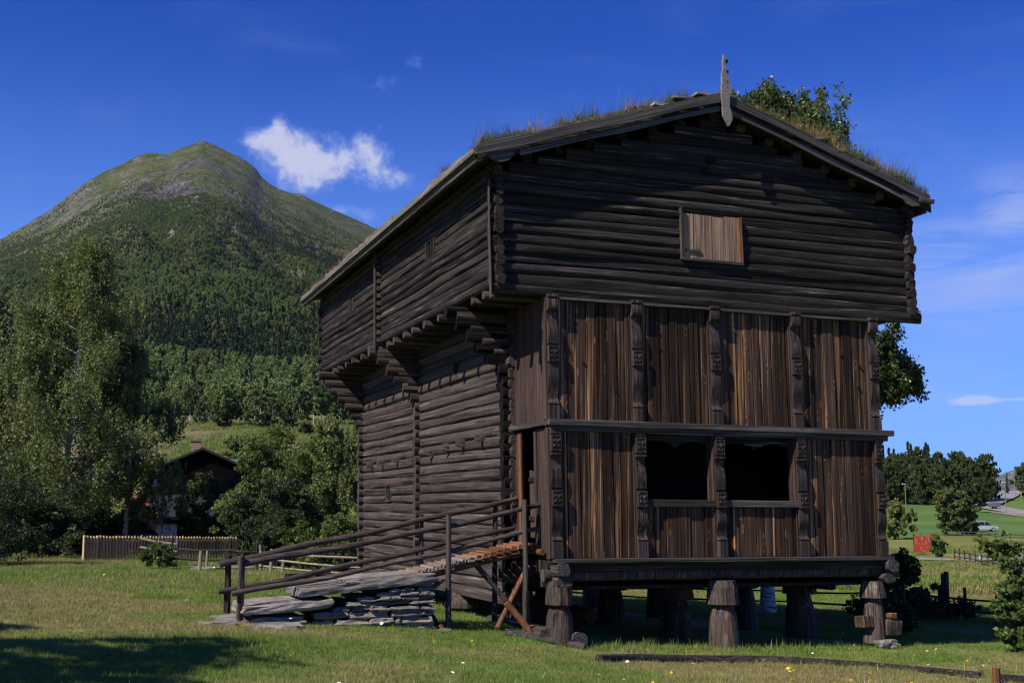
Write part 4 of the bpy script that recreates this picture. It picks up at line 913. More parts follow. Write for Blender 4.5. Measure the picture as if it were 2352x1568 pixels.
LG = [ground_at(px, py)[:2] for px, py in ((1690, 1507), (1850, 1512), (1990, 1521), (2120, 1533), (2230, 1543))]
glog(LG, .065, 'ground_pole', 'thin dark pole running on from the long log towards a stake', 'pole', M['log_x'])
LG = [ground_at(px, py)[:2] for px, py in ((2275, 1549), (2360, 1558), (2480, 1572))]
glog(LG, .075, 'ground_log', 'dark log beyond the cut wooden stake at the lower right', 'log', M['log_x'])
for px, py, h, r, lb in ((2267, 1556, .22, .055, 'sawn wooden stake holding the ground log at the lower right'), (2233, 1540, .10, .03, 'tiny reddish stub beside the sawn stake')):
    x, y = ground_at(px, py); z = gz(x, y); tag(MB().tube([(x, y, z-.1), (x, y, z+h)], r, 8).build('stake', M['rust_z']), lb, 'stake')
for k, (dx, dz, w) in enumerate(((0, 0, .26), (.18, -.02, .16))):
    o = slab(6.30+dx, 6.30+dx+w*1.6, -.22, .25, .02+dz, .16+dz, .05, .04, 4, 3).build('base_stone', M['stone'], bevel=.01); tag(o, ('broad grey stone under the right corner stilt', 'smaller round stone beside the broad one under the corner stilt')[k], 'stone')
# ------------------------------------------------------------------ fences
def fence(name, path, hs, label, mat, post_h=.95, step=2.4, r=.035, post_r=.04, posts=None, pmat=None):
    """path: list of (px direction, distance); rails at heights hs"""
    pts = [at(px, D) for px, D in path]; root = empty(name, pts[0], label, 'fence'); inv = Matrix.Translation(-Vector(pts[0]))
    def bp(mb, nm, mt):
        o = mb.build(nm, mt, root, smooth=True); o.matrix_parent_inverse = inv
    for h in hs:
        for i in range(len(pts)-1):
            a, b_ = Vector(pts[i]), Vector(pts[i+1]); L_ = (b_-a).length; k = max(1, round(L_/5.))
            for q in range(k):
                p0 = a.lerp(b_, q/k); p1 = a.lerp(b_, (q+1)/k+.03)
                p0.z = gz(p0.x, p0.y)+h+random.uniform(-.05, .05); p1.z = gz(p1.x, p1.y)+h+random.uniform(-.05, .05)
                bp(MB().tube([p0, p0.lerp(p1, .5)-Vector((0, 0, .03)), p1], [r*1.1, r, r*.8], 6, jit=.1), 'rail', mat)
    for i in range(len(pts)-1):
        a, b_ = Vector(pts[i]), Vector(pts[i+1]); k = max(1, round((b_-a).length/step))
        for q in range(k+(i == len(pts)-2)):
            p = a.lerp(b_, q/k); z = gz(p.x, p.y); bp(MB().tube([(p.x+.04, p.y, z-.2), (p.x+.04+random.uniform(-.04, .04), p.y, z+post_h*random.uniform(.85, 1.15))], post_r, 6), 'post', pmat or mat)
    return root
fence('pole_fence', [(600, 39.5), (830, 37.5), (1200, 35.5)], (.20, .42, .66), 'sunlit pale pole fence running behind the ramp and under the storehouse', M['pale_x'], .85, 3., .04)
fence('pole_fence', [(1210, 35.4), (1500, 35), (1800, 34.4), (2060, 33.5), (2360, 32), (2480, 31)], (.32, .62), 'dark pole fence in the shade right of the storehouse', M['log_x'], .85, 2.1, .03)  # continues the pale fence line; sun and shade are put into the rail colours
fence('rail_fence', [(326, 47), (408, 41.5)], (.22, .50, .80), 'grey three rail fence beside the picket fence', M['pale_x'], .95, 3., .04)
fence('pole_fence', [(395, 41), (530, 39.5), (592, 39.3)], (.30, .62), 'dark two rail fence with a leaning post behind the first ramp post', M['log_x'], 1.0, 2.2, .045)
fence('field_fence', [(2185, 121), (2260, 108), (2360, 92), (2440, 80)], (.45, .85), 'low fence slanting down the meadow from the road', M['grey_x'], 1.1, 2.2, .06, .07)
fence('field_fence', [(2110, 186), (2155, 172)], (.45, .85), 'short old fence below the hillside trees', M['grey_x'], 1.0, 5., .08, .07)
fence('field_fence', [(2165, 205), (2250, 205), (2350, 190), (2450, 185)], (.45, .85), 'thin fence across the far field under the silver car', M['grey_x'], 1.0, 6., .07, .07)
for px, D, h, r, lb in ((463, 36, .62, .05, 'pale grey stake at the foot of the ramp meadow, nearer of two'), (478, 38.5, .62, .04, 'pale grey stake just behind the nearer one'), (625, 36.5, .75, .05, 'pale square stake behind the second railing post'),
                        (652, 37, .40, .045, 'short pale stake between the pole fence and the ramp'), (2156, 33.6, 1.15, .07, 'tall weathered gate post beside the dark pole fence'), (2163, 33.2, 1.2, .07, 'taller pale gate post beside the dark fence'), (2148, 33.7, .85, .07, 'dark short gate post beside the taller pair'),
                        (2276, 32, .75, .05, 'reddish fence post behind the right edge shrub')):
    x, y, z = at(px, D); tag(MB().tube([(x, y, z-.2), (x+.03, y, z+h)], [r*1.1, r*.9], 7).build('stake', M['pale_z' if px < 700 else 'grey_z']), lb, 'stake')
x, y, z = at(728, 30.5); t = empty('feeding_trough', (x, y, z), 'low dark wooden trough in the grass behind the stone ramp', 'trough')
MB().box(-.75, .45, -.12, .12, .10, .26, .01).build('trough_box', M['log_x'], t); 
for dx in (-.12, .25): MB().box(dx, dx+.1, -.16, -.10, -.1, .42, .01).build('leg', M['grey_z'], t)
x, y, z = at(512, 37.5); o = slab(x-.9, x+.9, y-.5, y+.5, z-.2, z+.16, 0, .08, 6, 4).build('boulder', M['stone'], smooth=True); tag(o, 'wide low boulder in the grass behind the rail fence', 'boulder')
# picket fence
a, b_ = Vector(at(198, 46)), Vector(at(545, 49)); PF = empty('picket_fence', a, 'yellow brown fence of round topped pickets before the dark house', 'picket fence'); inv = Matrix.Translation(-a)
M['picket'] = wood('picket_wood', 'z', (.34, .22, .10), (.58, .40, .20), (.66, .50, .30), (.5, .7), rough=.7, tint=.3)
n = 52
for i in range(n):
    p = a.lerp(b_, i/(n-1)); z = gz(p.x, p.y); w = .042 if i > 12 else .055; h = .90*(1 if i > 5 else 1.02)+random.uniform(-.02, .02)
    o = MB().tube([(p.x, p.y-.03, z-.05), (p.x, p.y-.03, z+h-.05), (p.x, p.y-.03, z+h)], [w*.95, w*.95, w*.55], 8).build('picket', M['picket'], PF); o.matrix_parent_inverse = inv
for h in (.3, .72):
    o = MB().tube([(a.x, a.y+.03, gz(a.x, a.y)+h), (b_.x, b_.y+.03, gz(b_.x, b_.y)+h)], .045, 4).build('rail', M['picket'], PF); o.matrix_parent_inverse = inv
# ------------------------------------------------------------------ houses behind the trees
M['near_black'] = simple('dark_boards_with_shade', (.004, .0035, .0035), .95, 3, .3, spec=.05); M['roofing'] = simple('grey_roofing', (.018, .019, .022), .8, 2, .3); M['metal'] = simple('metal_roof', (.26, .29, .33), .4, 2, .1)  # near-black house walls have their shade put into the colour
M['brick'] = simple('pale_brick', (.36, .27, .19), .9, 8, .3); M['orange'] = simple('orange_paint', (.24, .06, .028), .6, 6, .2); M['white'] = simple('white_paint', (.72, .72, .72), .5, 2, .08)
def house(name, px, D, w, d, hw, hr, wall, roof, label, cat, yaw=0., ov=.35, zoff=0.):
    x, y, z = at(px, D); r = empty(name, (x, y, z+zoff), label, cat, rz=yaw); pk = [(-w/2, -.5), (w/2, -.5), (w/2, hw), (0, hr), (-w/2, hw)]
    MB().prism(pk, 'y', 0, d).build('wall', wall, r); k = (hr-hw)/(w/2)
    for s in (-1, 1):
        MB().prism([(s*(w/2+ov), hw-k*ov+.03), (0, hr+.03), (0, hr+.18), (s*(w/2+ov), hw-k*ov+.18)], 'y', -ov, d+ov).build('roof', roof, r)
    return r
h1 = house('dark_house', 462, 76, 6.4, 9., 4.6, 6.0, M['near_black'], M['roofing'], 'dark house with a brick chimney behind the picket fence', 'house', -.12)
ch = empty('chimney', (0, 0, 0), parent=h1)
MB().box(-.75, -.15, 2.0, 2.7, 5.3, 6.60).build('stack', M['brick'], ch); MB().box(-.79, -.11, 1.96, 2.74, 6.60, 6.65).build('chimney_cap', M['roofing'], ch)
for k in range(6): MB().box(-.755, -.145, 1.985, 2.0, 5.75+k*.13, 5.76+k*.13).build('joint', M['near_black'], ch)
for x0 in (-1.8, .9):
    f = MB().box(x0, x0+.9, -.05, -.01, 2.4, 3.4).build('window', M['near_black'], h1); MB().box(x0+.05, x0+.85, -.06, -.05, 2.45, 3.35).build('pane', simple('dark_glass', (.01, .012, .015), .1, 1, 0, 0), f)
h1b = house('rear_house', 462, 118, 4.6, 9., 5.8, 7.6, simple('red_wall', (.09, .03, .025)), M['metal'], 'house with a pale metal roof showing behind the dark house', 'house', -.5, zoff=-1.2)
h2 = house('garage', 560, 68, 7.5, 5.4, 1.9, 2.9, M['near_black'], M['roofing'], 'low dark garage with orange barge boards in front of the dark house', 'garage', 1.80)
for s in (-1, 1): MB().prism([(s*4.1, 1.68), (0, 2.92), (0, 3.14), (s*4.1, 1.90)], 'y', -.42, -.36).build('barge_board', M['orange'], h2)
for s in (-1, 1): MB().prism([(s*4.1, 1.74), (0, 2.98), (0, 3.12), (s*4.1, 1.88)], 'y', 5.76, 5.82).build('barge_board', M['orange'], h2)
x, y, z = at(388, 58); wv = empty('white_shed', (x, y, z), 'small white shed half hidden behind the pickets', 'shed'); MB().box(-.4, .4, 0, 1.5, -.1, 1.45, .01).build('wall', M['white'], wv); MB().prism([(-.5, 1.42), (.5, 1.42), (0, 1.75)], 'y', -.1, 1.6).build('roof', M['roofing'], wv)
x, y, z = at(306, 59); M['carblue'] = simple('dark_car_paint', (.05, .06, .08), .3, 2, .1); M['glass'] = simple('car_glass', (.012, .014, .018), .08, 1, 0, 0, spec=.6); M['tyre'] = simple('tyre', (.015, .015, .015), .9); M['silver'] = simple('silver_paint', (.42, .44, .48), .3, 2, .05, 0, metal=.3)
def car(name, x, y, z, rz, body, label, suv=True, L_=4.6, H=1.75, group=None):
    r = empty(name, (x, y, z), label, 'car', group, rz); h = H
    low = [(-L_/2, .38), (-L_/2+.05, .85), (-L_/2+.15, 1.0), (.9, 1.0), (1.9, .88), (L_/2-.05, .70), (L_/2, .35), (1.85, .30), (1.75, .52), (1.45, .66), (1.12, .52), (1.02, .28), (-1.02, .28), (-1.12, .52), (-1.4, .66), (-1.75, .52), (-1.85, .30)]
    b_ = MB().prism(low, 'y', -.92, .92).build('body', body, r, bevel=.03)
    cab = MB(); lo_ = [(-L_/2+.12, -.88, 1.0), (1.15, -.88, 1.0), (1.15, .88, 1.0), (-L_/2+.12, .88, 1.0)]; hi = [(-L_/2+.40, -.68, h-.08), (.35, -.68, h-.08), (.35, .68, h-.08), (-L_/2+.40, .68, h-.08)]
    cab.loft([lo_, hi]); cab.build('window', M['glass'], r)
    MB().loft([[(-L_/2+.38, -.70, h-.08), (.38, -.70, h-.08), (.38, .70, h-.08), (-L_/2+.38, .70, h-.08)], [(-L_/2+.5, -.6, h), (.2, -.6, h), (.2, .6, h), (-L_/2+.5, .6, h)]]).build('roof', body, r, bevel=.02)
    for xx in (-1.1, -.1):
        for s in (-1, 1): MB().prism([(xx, 1.0), (xx+.09, 1.0), (xx+.07, h-.06), (xx-.0, h-.06)], 'y', s*.80-.11*0, s*.80+.02*s).build('pillar', body, r)
    for xx in (-1.43, 1.42):
        for s in (-1, 1):
            w = MB().tube([(xx, s*.70, .34), (xx, s*.93, .34)], .34, 16).build('wheel', M['tyre'], r); MB().tube([(xx, s*.93, .34), (xx, s*.94, .34)], .20, 10).build('rim', M['silver'], w)
    for s in (-1, 1): MB().box(L_/2-.10, L_/2-.02, s*.80-.12, s*.80+.10, .62, .76).build('headlight', M['white'], r); MB().box(-L_/2-.01, -L_/2+.06, s*.82-.08, s*.82+.08, .78, .96).build('taillight', M['orange'], r)
    return r
car('parked_car', x, y, z, -.05, M['carblue'], 'dark car parked behind the left end of the picket fence')
x, y, z = at(2256, 232); car('parked_car', x, y, z+.05, -.42, M['silver'], 'silver estate car on the far green field by the trees')
# lamp post with a bowed arm
x, y, z = at(374, 55); lp = empty('street_lamp', (x, y, z), 'old bow armed street lamp before the dark house', 'street lamp'); M['lampmetal'] = simple('lamp_metal', (.03, .04, .04), .5)
pp = [(0, 0, 0), (0, 0, 2.2), (0, 0, 3.35)]+[(-.16+.16*math.cos(q), 0, 3.35+.2*math.sin(q)) for q in (.6, 1.2, 1.8, 2.4, 3.0)]
MB().tube(pp, [.05, .04, .03]+[.025]*5, 8).build('post', M['lampmetal'], lp, smooth=True); MB().loft([[(-.32+.22*math.cos(q), .22*math.sin(q), 3.02) for q in np.linspace(0, 6.283, 13)[:-1]], [(-.32+.08*math.cos(q), .08*math.sin(q), 3.18) for q in np.linspace(0, 6.283, 13)[:-1]], [(-.32+.05*math.cos(q), .05*math.sin(q), 3.34) for q in np.linspace(0, 6.283, 13)[:-1]]]).build('lamp_shade', simple('shade_metal', (.16, .19, .20), .5), lp)
# ------------------------------------------------------------------ roads and things on the right
def strip(name, pts, w, dz, mat, label, kind='structure'):
    """draped road; pts (px, D)"""
    P3 = [Vector((*at(px, D)[:2], 0)) for px, D in pts]; Q = []
    for i in range(len(P3)-1):
        k = 8
        for q in range(k): Q.append(P3[i].lerp(P3[i+1], q/k))
    Q.append(P3[-1]); V = []; F = []; m_ = 5
    for i, p in enumerate(Q):
        d = (Q[min(i+1, len(Q)-1)]-Q[max(0, i-1)]).normalized(); nrm = Vector((-d.y, d.x, 0)); wi = w[0]+(w[1]-w[0])*i/(len(Q)-1)
        zc = max(gz(*(p+nrm*wi*.5*s).xy) for s in (-1, 0, 1))+dz
        for s in range(m_): q = p+nrm*wi*(s/(m_-1)-.5); V.append((q.x, q.y, zc))
    for i in range(len(Q)-1):
        for s in range(m_-1): a = i*m_+s; F.append((a, a+1, a+m_+1, a+m_))
    me = np_mesh(name, np.array(V), np.array(F), mat); return tag(link(name, me), label, kind=kind)
M['road'] = simple('pale_asphalt', (.22, .215, .21), .9, .6, .12); M['gravel'] = simple('gravel_verge', (.24, .20, .15), .95, 2, .3)
strip('road', [(1990, 130), (2060, 127), (2120, 121), (2200, 120), (2300, 126), (2420, 136)], (2.6, 4.2), .12, M['road'], 'narrow pale road crossing the meadow')
strip('road', [(2150, 372), (2240, 345), (2290, 330), (2352, 316), (2460, 300)], (7, 8), .25, M['road'], 'pale main road curving up the far hill')
strip('road', [(2268, 345), (2296, 372), (2312, 405), (2322, 440), (2312, 520), (2300, 640)], (7, 7), .45, M['road'], 'main road climbing over the crest between the trees')
strip('verge', [(2200, 322), (2290, 316), (2352, 304), (2460, 290)], (3, 3), .18, M['gravel'], 'brown verge below the main road')
x, y, z = at(2117, 142); bd = empty('red_panel', (x, y, z), 'square red board dotted with white between two posts in the meadow', 'board', rz=-.05); M['red'] = simple('red_board', (.50, .07, .030), .6, 3, .15)
MB().box(-1.25, 1.25, -.06, 0, .1, 1.95).build('panel', M['red'], bd)
for s in (-1, 1): MB().tube([(s*1.2, .08, -.2), (s*1.2, .08, 2.15)], .09, 6).build('post', M['log_z'], bd)
mb = MB()
for k in range(34):
    u, v = random.uniform(-1.1, 1.1), random.uniform(.25, 1.85); mb.box(u, u+.05, -.09, -.06, v, v+.05)
tag(mb.build('dots', M['white'], bd), kind='stuff')
for px, D, h, lb in ((2080, 330, 6.2, 'street lamp at the left edge of the far trees'), (2172, 330, 4.6, 'street lamp half hidden behind the lone tree group'), (2310, 318, 7.4, 'street lamp on the bank below the main road'), (2332, 395, 7.5, 'street lamp beside the road near the crest'), (2292, 470, 8., 'street lamp furthest off over the crest')):
    x, y, z = at(px, D); r = empty('street_lamp', (x, y, z), lb, 'street lamp', 'street lamps along the main road')
    MB().tube([(0, 0, 0), (0, 0, h)], [.12, .07], 6).build('post', M['pale_z'], r); MB().box(-.9, .15, -.15, .15, h-.05, h+.12).build('lamp_head', M['white'], r)
x, y, z = at(2283, 328); r = empty('trailer', (x, y, z+.2), 'grey covered trailer parked beside the main road', 'trailer', rz=-.3)
MB().prism([(-1.3, .5), (1.3, .5), (1.4, 1.25), (1.0, 1.7), (-1.2, 1.7), (-1.4, 1.25)], 'y', -.8, .8).build('body', simple('tarpaulin', (.10, .11, .14), .6), r, bevel=.05)
for s in (-1, 1): MB().tube([(0, s*.7, .32), (0, s*.9, .32)], .32, 12).build('wheel', M['tyre'], r)
MB().box(-1.9, -1.2, -.05, .05, .5, .58).build('drawbar', M['lampmetal'], r)
x, y, z = at(2244, 124); r = empty('marker_post', (x, y, z), 'thin dark post with a white foot beside the narrow road', 'post')
MB().tube([(0, 0, .5), (0, 0, 1.95)], .045, 6).build('pole', M['log_z'], r); MB().tube([(0, 0, -.1), (0, 0, .5)], .07, 6).build('white_foot', M['white'], r); MB().box(-.05, .35, -.03, .03, 1.6, 1.72).build('arm', M['log_z'], r)
for px, lb in ((2292, 'red and white banded marker post by the narrow road'), (2309, 'second red and white banded marker post nearer the shrub')):
    x, y, z = at(px, 126); r = empty('banded_post', (x, y, z), lb, 'post', 'banded road markers')
    for k in range(6): MB().tube([(0, 0, k*.28), (0, 0, k*.28+.279)], .075, 6).build('band', M['white' if k % 2 == 0 else 'red'], r)
x, y, z = at(2282, 132); r = empty('green_box', (x, y, z), 'small green cabinet on a post beside the banded markers', 'cabinet'); MB().box(-.45, .45, -.2, .2, 1.0, 1.75).build('box', simple('green_paint', (.03, .12, .05), .5), r); MB().tube([(0, 0, -.1), (0, 0, 1.)], .05, 6).build('leg', M['lampmetal'], r)
x, y, z = at(2352, 350); r = empty('road_sign', (x, y, z), 'yellow rimmed dark road sign at the right edge', 'road sign'); MB().box(-1., 1., -.05, 0, 1.6, 3.0).build('rim', simple('yellow_paint', (.60, .42, .05), .5), r); MB().box(-.75, .75, -.10, -.05, 1.8, 2.8).build('face', M['near_black'], r); MB().tube([(0, .05, -.1), (0, .05, 2.)], .08, 6).build('post', M['lampmetal'], r)
# ------------------------------------------------------------------ trees
def T(px, D): return at(px, D)
bigprof = lambda t: (1-t)**.62*.98+.06 if t > .18 else .75+t*1.3
tree('birch_tree', *T(128, 55), 14.4, 4.1, 125000, .068, M['birch_leaf'], M['birchbark'], 'tall drooping birch with white trunk at the left', 'birch', kind='birch', lean_=(1.3, .3), base=.08, tr=.17, nb=66, prof=bigprof, droop=1.1)
tree('birch_tree', *T(20, 57), 9.2, 2.3, 18000, .085, M['birch_leaf'], M['birchbark'], 'slim birch just left of the tall drooping birch', 'birch', kind='birch', base=.05, nb=30, prof=bigprof)
tree('birch_tree', *T(290, 57), 10.2, 2.7, 42000, .070, M['birch_leaf'], M['birchbark'], 'birch filling the right shoulder of the tall birch', 'birch', kind='birch', base=.15, nb=30, prof=bigprof)
tree('pine_tree', *T(-25, 68), 13.8, 3.6, 26000, .12, M['pine_needle'], M['bark'], 'dark pine at the left edge behind the birches', 'pine', kind='pine', base=.05, nb=46, prof=lambda t: (1-t)**.5+.1)
tree('pine_tree', *T(-150, 72), 11.5, 3.2, 16000, .12, M['pine_needle'], M['bark'], 'dark pine just outside the left edge', 'pine', kind='pine', base=.05, nb=40, prof=lambda t: (1-t)**.5+.1)
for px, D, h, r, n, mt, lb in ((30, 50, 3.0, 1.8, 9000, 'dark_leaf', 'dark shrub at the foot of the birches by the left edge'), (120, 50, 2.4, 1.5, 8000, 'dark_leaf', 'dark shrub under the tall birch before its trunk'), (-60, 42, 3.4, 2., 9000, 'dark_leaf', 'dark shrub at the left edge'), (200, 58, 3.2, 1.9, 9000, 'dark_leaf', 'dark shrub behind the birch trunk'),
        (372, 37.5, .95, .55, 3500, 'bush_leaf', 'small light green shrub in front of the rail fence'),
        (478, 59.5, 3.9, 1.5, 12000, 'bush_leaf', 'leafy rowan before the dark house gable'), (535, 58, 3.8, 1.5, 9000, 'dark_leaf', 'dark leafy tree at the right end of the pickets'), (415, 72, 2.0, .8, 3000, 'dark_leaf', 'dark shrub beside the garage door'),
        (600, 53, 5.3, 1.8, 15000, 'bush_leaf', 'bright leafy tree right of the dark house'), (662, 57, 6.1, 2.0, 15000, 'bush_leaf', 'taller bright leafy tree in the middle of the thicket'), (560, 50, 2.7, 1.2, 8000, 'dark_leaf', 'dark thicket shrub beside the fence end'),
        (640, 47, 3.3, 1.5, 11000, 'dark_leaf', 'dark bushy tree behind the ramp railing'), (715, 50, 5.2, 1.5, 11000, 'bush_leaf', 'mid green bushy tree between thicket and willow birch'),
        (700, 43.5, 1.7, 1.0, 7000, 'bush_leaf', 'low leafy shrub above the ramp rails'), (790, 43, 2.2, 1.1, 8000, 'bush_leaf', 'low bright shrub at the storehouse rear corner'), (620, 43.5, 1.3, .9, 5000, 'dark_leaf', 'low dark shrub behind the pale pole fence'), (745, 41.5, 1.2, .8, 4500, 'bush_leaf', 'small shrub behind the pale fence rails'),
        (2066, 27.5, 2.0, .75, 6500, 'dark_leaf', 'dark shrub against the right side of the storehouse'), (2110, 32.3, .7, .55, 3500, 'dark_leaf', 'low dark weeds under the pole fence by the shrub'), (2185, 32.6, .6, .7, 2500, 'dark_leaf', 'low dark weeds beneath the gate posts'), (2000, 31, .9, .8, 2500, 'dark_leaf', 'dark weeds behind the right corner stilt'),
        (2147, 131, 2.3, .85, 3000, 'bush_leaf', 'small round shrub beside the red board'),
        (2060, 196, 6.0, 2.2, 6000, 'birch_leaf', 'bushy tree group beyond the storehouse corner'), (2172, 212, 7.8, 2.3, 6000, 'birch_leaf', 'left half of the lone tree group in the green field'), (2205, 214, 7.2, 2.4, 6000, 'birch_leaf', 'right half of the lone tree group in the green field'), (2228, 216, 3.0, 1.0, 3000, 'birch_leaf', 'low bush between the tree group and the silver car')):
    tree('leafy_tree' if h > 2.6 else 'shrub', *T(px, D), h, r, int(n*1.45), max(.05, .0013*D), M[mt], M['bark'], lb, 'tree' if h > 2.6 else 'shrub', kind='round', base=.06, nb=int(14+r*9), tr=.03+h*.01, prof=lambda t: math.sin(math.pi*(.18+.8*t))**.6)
tree('birch_tree', *T(768, 49), 6.4, 1.6, 20000, .075, M['birch_leaf'], M['birchbark'], 'weeping birch between the thicket and the storehouse', 'birch', kind='birch', base=.05, nb=30, droop=1.5, prof=bigprof)
tree('birch_tree', *T(828, 46), 6.0, 1.3, 14000, .075, M['birch_leaf'], M['birchbark'], 'weeping birch touching the storehouse rear wall', 'birch', kind='birch', base=.05, nb=26, droop=1.5, prof=bigprof)
tree('birch_tree', *T(1757, 33.5), 13.9, 3.6, 170000, .066, M['birch_leaf2'], M['birchbark'], 'large birch behind the storehouse, seen above the roof and beyond its right wall', 'birch', kind='birch', lean_=(.25, .2), base=.30, tr=.20, nb=110, droop=.5, prof=lambda t: .92-.42*t**1.8, extra=((3.0, -1.1, 7.3, .8, 5200), (3.45, -1.3, 6.9, .7, 5200), (3.75, -1.4, 6.5, .5, 2600), (3.2, -1.2, 6.2, .5, 2600), (-.3, .1, 14.3, .55, 3600), (.5, -.2, 14.4, .65, 5200), (1.2, -.45, 14.0, .65, 5200), (1.9, -.7, 13.2, .6, 3600), (2.3, -.8, 12.3, .5, 2600)))
# shrub with big leaves at the right edge, close to the camera
tree('shrub', *T(2345, 23.5), 2.15, .62, 4800, .065, M['bush_leaf'], M['bark'], 'big leaved shrub at the right edge of the meadow', 'shrub', kind='round', base=.05, nb=24, tr=.035, trunks=3, prof=lambda t: .9)
# trees that throw the shadow on the lower left meadow, outside the frame
sx_, sy_, _ = at(170, 14.2)
for k, (dx, dy, h, r) in enumerate(((-6.6, -3.3, 9., 2.4), (-9.2, -1.8, 9., 2.4), (-11., -4.8, 10., 2.6))):
    x, y = sx_+dx, sy_+dy; tree('leafy_tree', x, y, gz(x, y), h, r, 5200, .17, M['bush_leaf'], M['bark'], ('leafy tree left of the camera that shades the lower left meadow', 'second leafy tree left of the camera', 'third leafy tree left of the camera, tallest')[k], 'tree', kind='round', base=.3, nb=26)
# rows of countable trees: at the meadow edge on the left, on the far hill at the right
fb = [tree('far_birch_tree', *T(430+k*9, 352+k*6), (11., 9.5, 12.)[k], (2.4, 2.6, 2.2)[k], 3800, .34, M['far_birch'], M['birchbark'], 'white stemmed birch on the hillside meadow edge, '+ORD[k+1]+' from the left', 'birch', 'birches along the upper edge of the hillside meadow', kind='round', base=.22, nb=24, tr=.15, prof=lambda t: math.sin(math.pi*(.2+.75*t))**.6) for k in range(3)]
lab = ['birch on the hillside meadow edge above the '+s for s in ('leafy rowan', 'dark house roof', 'metal roof', 'left juniper', 'meadow crest', 'middle juniper', 'thicket', 'bright trees')]
k = 0
for px in np.linspace(452, 842, 26):
    px += random.uniform(-5, 5); D = random.uniform(300, 335)+(8 if px > 640 else 0); x, y, z = at(px, D)
    place_copy(fb[k % 3], x, y, z-random.uniform(.3, 2.2), random.uniform(.75, 1.12), random.uniform(0, 6), 'white stemmed birch on the hillside meadow edge, '+ORD[k+4]+' from the left'); k += 1
for px, D, h, lb in ((508, 298, 4.6, 'leftmost dark juniper on the hillside meadow, casting a shadow'), (607, 296, 3.6, 'round dark juniper in the middle of the hillside meadow'), (658, 288, 4.8, 'dark juniper above the rocks on the hillside meadow'), (700, 272, 3.2, 'low green bush beside the stones on the hillside meadow'), (545, 205, 4.6, 'pale green sapling below the meadow crest'), (578, 190, 3.2, 'smaller sapling beside the pale green one'), (740, 250, 2.8, 'greyish bush low on the hillside meadow'), (635, 200, 4.4, 'mid green tree at the foot of the hillside meadow')):
    tree('bush', *T(px, D), h, h*.52, 3000, .30, M['dark_leaf' if 'dark' in lb else 'birch_leaf'], M['bark'], lb, 'bush', kind='round', base=.02, nb=18, prof=lambda t: math.sin(math.pi*(.25+.7*t))**.6)
hs_ = [tree('hill_tree', *T(2040+k*22, 352+k*4), (13.5, 12, 14.5)[k], (3.6, 4.0, 3.4)[k], 14000, .30, M['birch_leaf2'], M['bark'], 'leafy tree on the far hill, '+('left end of the front row', 'beside the left lamp', 'behind the left lamp')[k], 'tree', 'leafy trees on the far hill beside the main road', kind=('birch', 'round', 'birch')[k], base=.04, nb=30, prof=lambda t: math.sin(math.pi*(.2+.75*t))**.5) for k in range(3)]
spec = [(1985, 350, 1.), (2012, 356, 1.), (2055, 365, 1.05), (2075, 352, .85), (2098, 352, .9), (2118, 348, .8), (2130, 362, 1.0), (2147, 350, .95), (2165, 345, .75), (2178, 356, 1.0), (2197, 348, .95), (2214, 352, 1.0), (2232, 350, .95), (2250, 352, 1.05), (2268, 358, .95), (2280, 365, .85), (2240, 335, .6), (2222, 330, .6), (2150, 375, 1.15), (2185, 380, 1.2), (2110, 380, 1.15), (2070, 385, 1.1), (2020, 380, 1.15), (2205, 372, 1.15), (2262, 340, .6), (2352, 420, .9), (2385, 400, 1.)]
HT = [(2040+k_*22, 352+k_*4, hs_[k_]) for k_ in range(3)]; ST = []
for i, (px, D, s) in enumerate(spec):
    x, y, z = at(px, D); c = place_copy(hs_[i % 3], x, y, z-.4, s*random.uniform(.93, 1.05), random.uniform(0, 6), 'leafy tree right of the main road near the crest, '+('nearer the road' if px < 2370 else 'cut by the picture edge'))
    if px < 2300: HT.append((px, D, c))
for row, nm in ((sorted((q for q in HT if q[1] < 364), key=lambda q: q[0]), 'front'), (sorted((q for q in HT if q[1] >= 364), key=lambda q: q[0]), 'back')):
    for k_, q in enumerate(row): q[2]['label'] = 'leafy tree in the '+nm+' row of the far hill wood, '+ORD[k_+1]+' from the left'
sp_ = tree('spruce_tree', *T(2092, 400), 19., 3.0, 5000, .5, M['far_spruce'], M['bark'], 'pointed spruce rising above the leafy trees on the far hill', 'spruce', 'spruces rising above the far hill wood', kind='spruce', base=.08, nb=60, prof=lambda t: 1-t*.96)
for px, D, s in ((2046, 400, .92), (2028, 395, .9), (2100, 402, .98), (2126, 402, .93), (2132, 405, 1.), (2138, 400, .96), (2056, 404, .9), (2315, 430, .42)):
    x, y, z = at(px, D); place_copy(sp_, x, y, z-.4, s, random.uniform(0, 6), 'small lone spruce beside the road crest' if px > 2300 else 'pointed spruce rising above the leafy trees on the far hill')
    ST.append((px, LASTC[-1]))
ST = [q for q in ST if q[0] < 2300]+[(2092, sp_)]
for k_, q in enumerate(sorted(ST, key=lambda q: q[0])): q[1]['label'] = 'pointed spruce rising above the leafy trees on the far hill, '+ORD[k_+1]+' from the left'
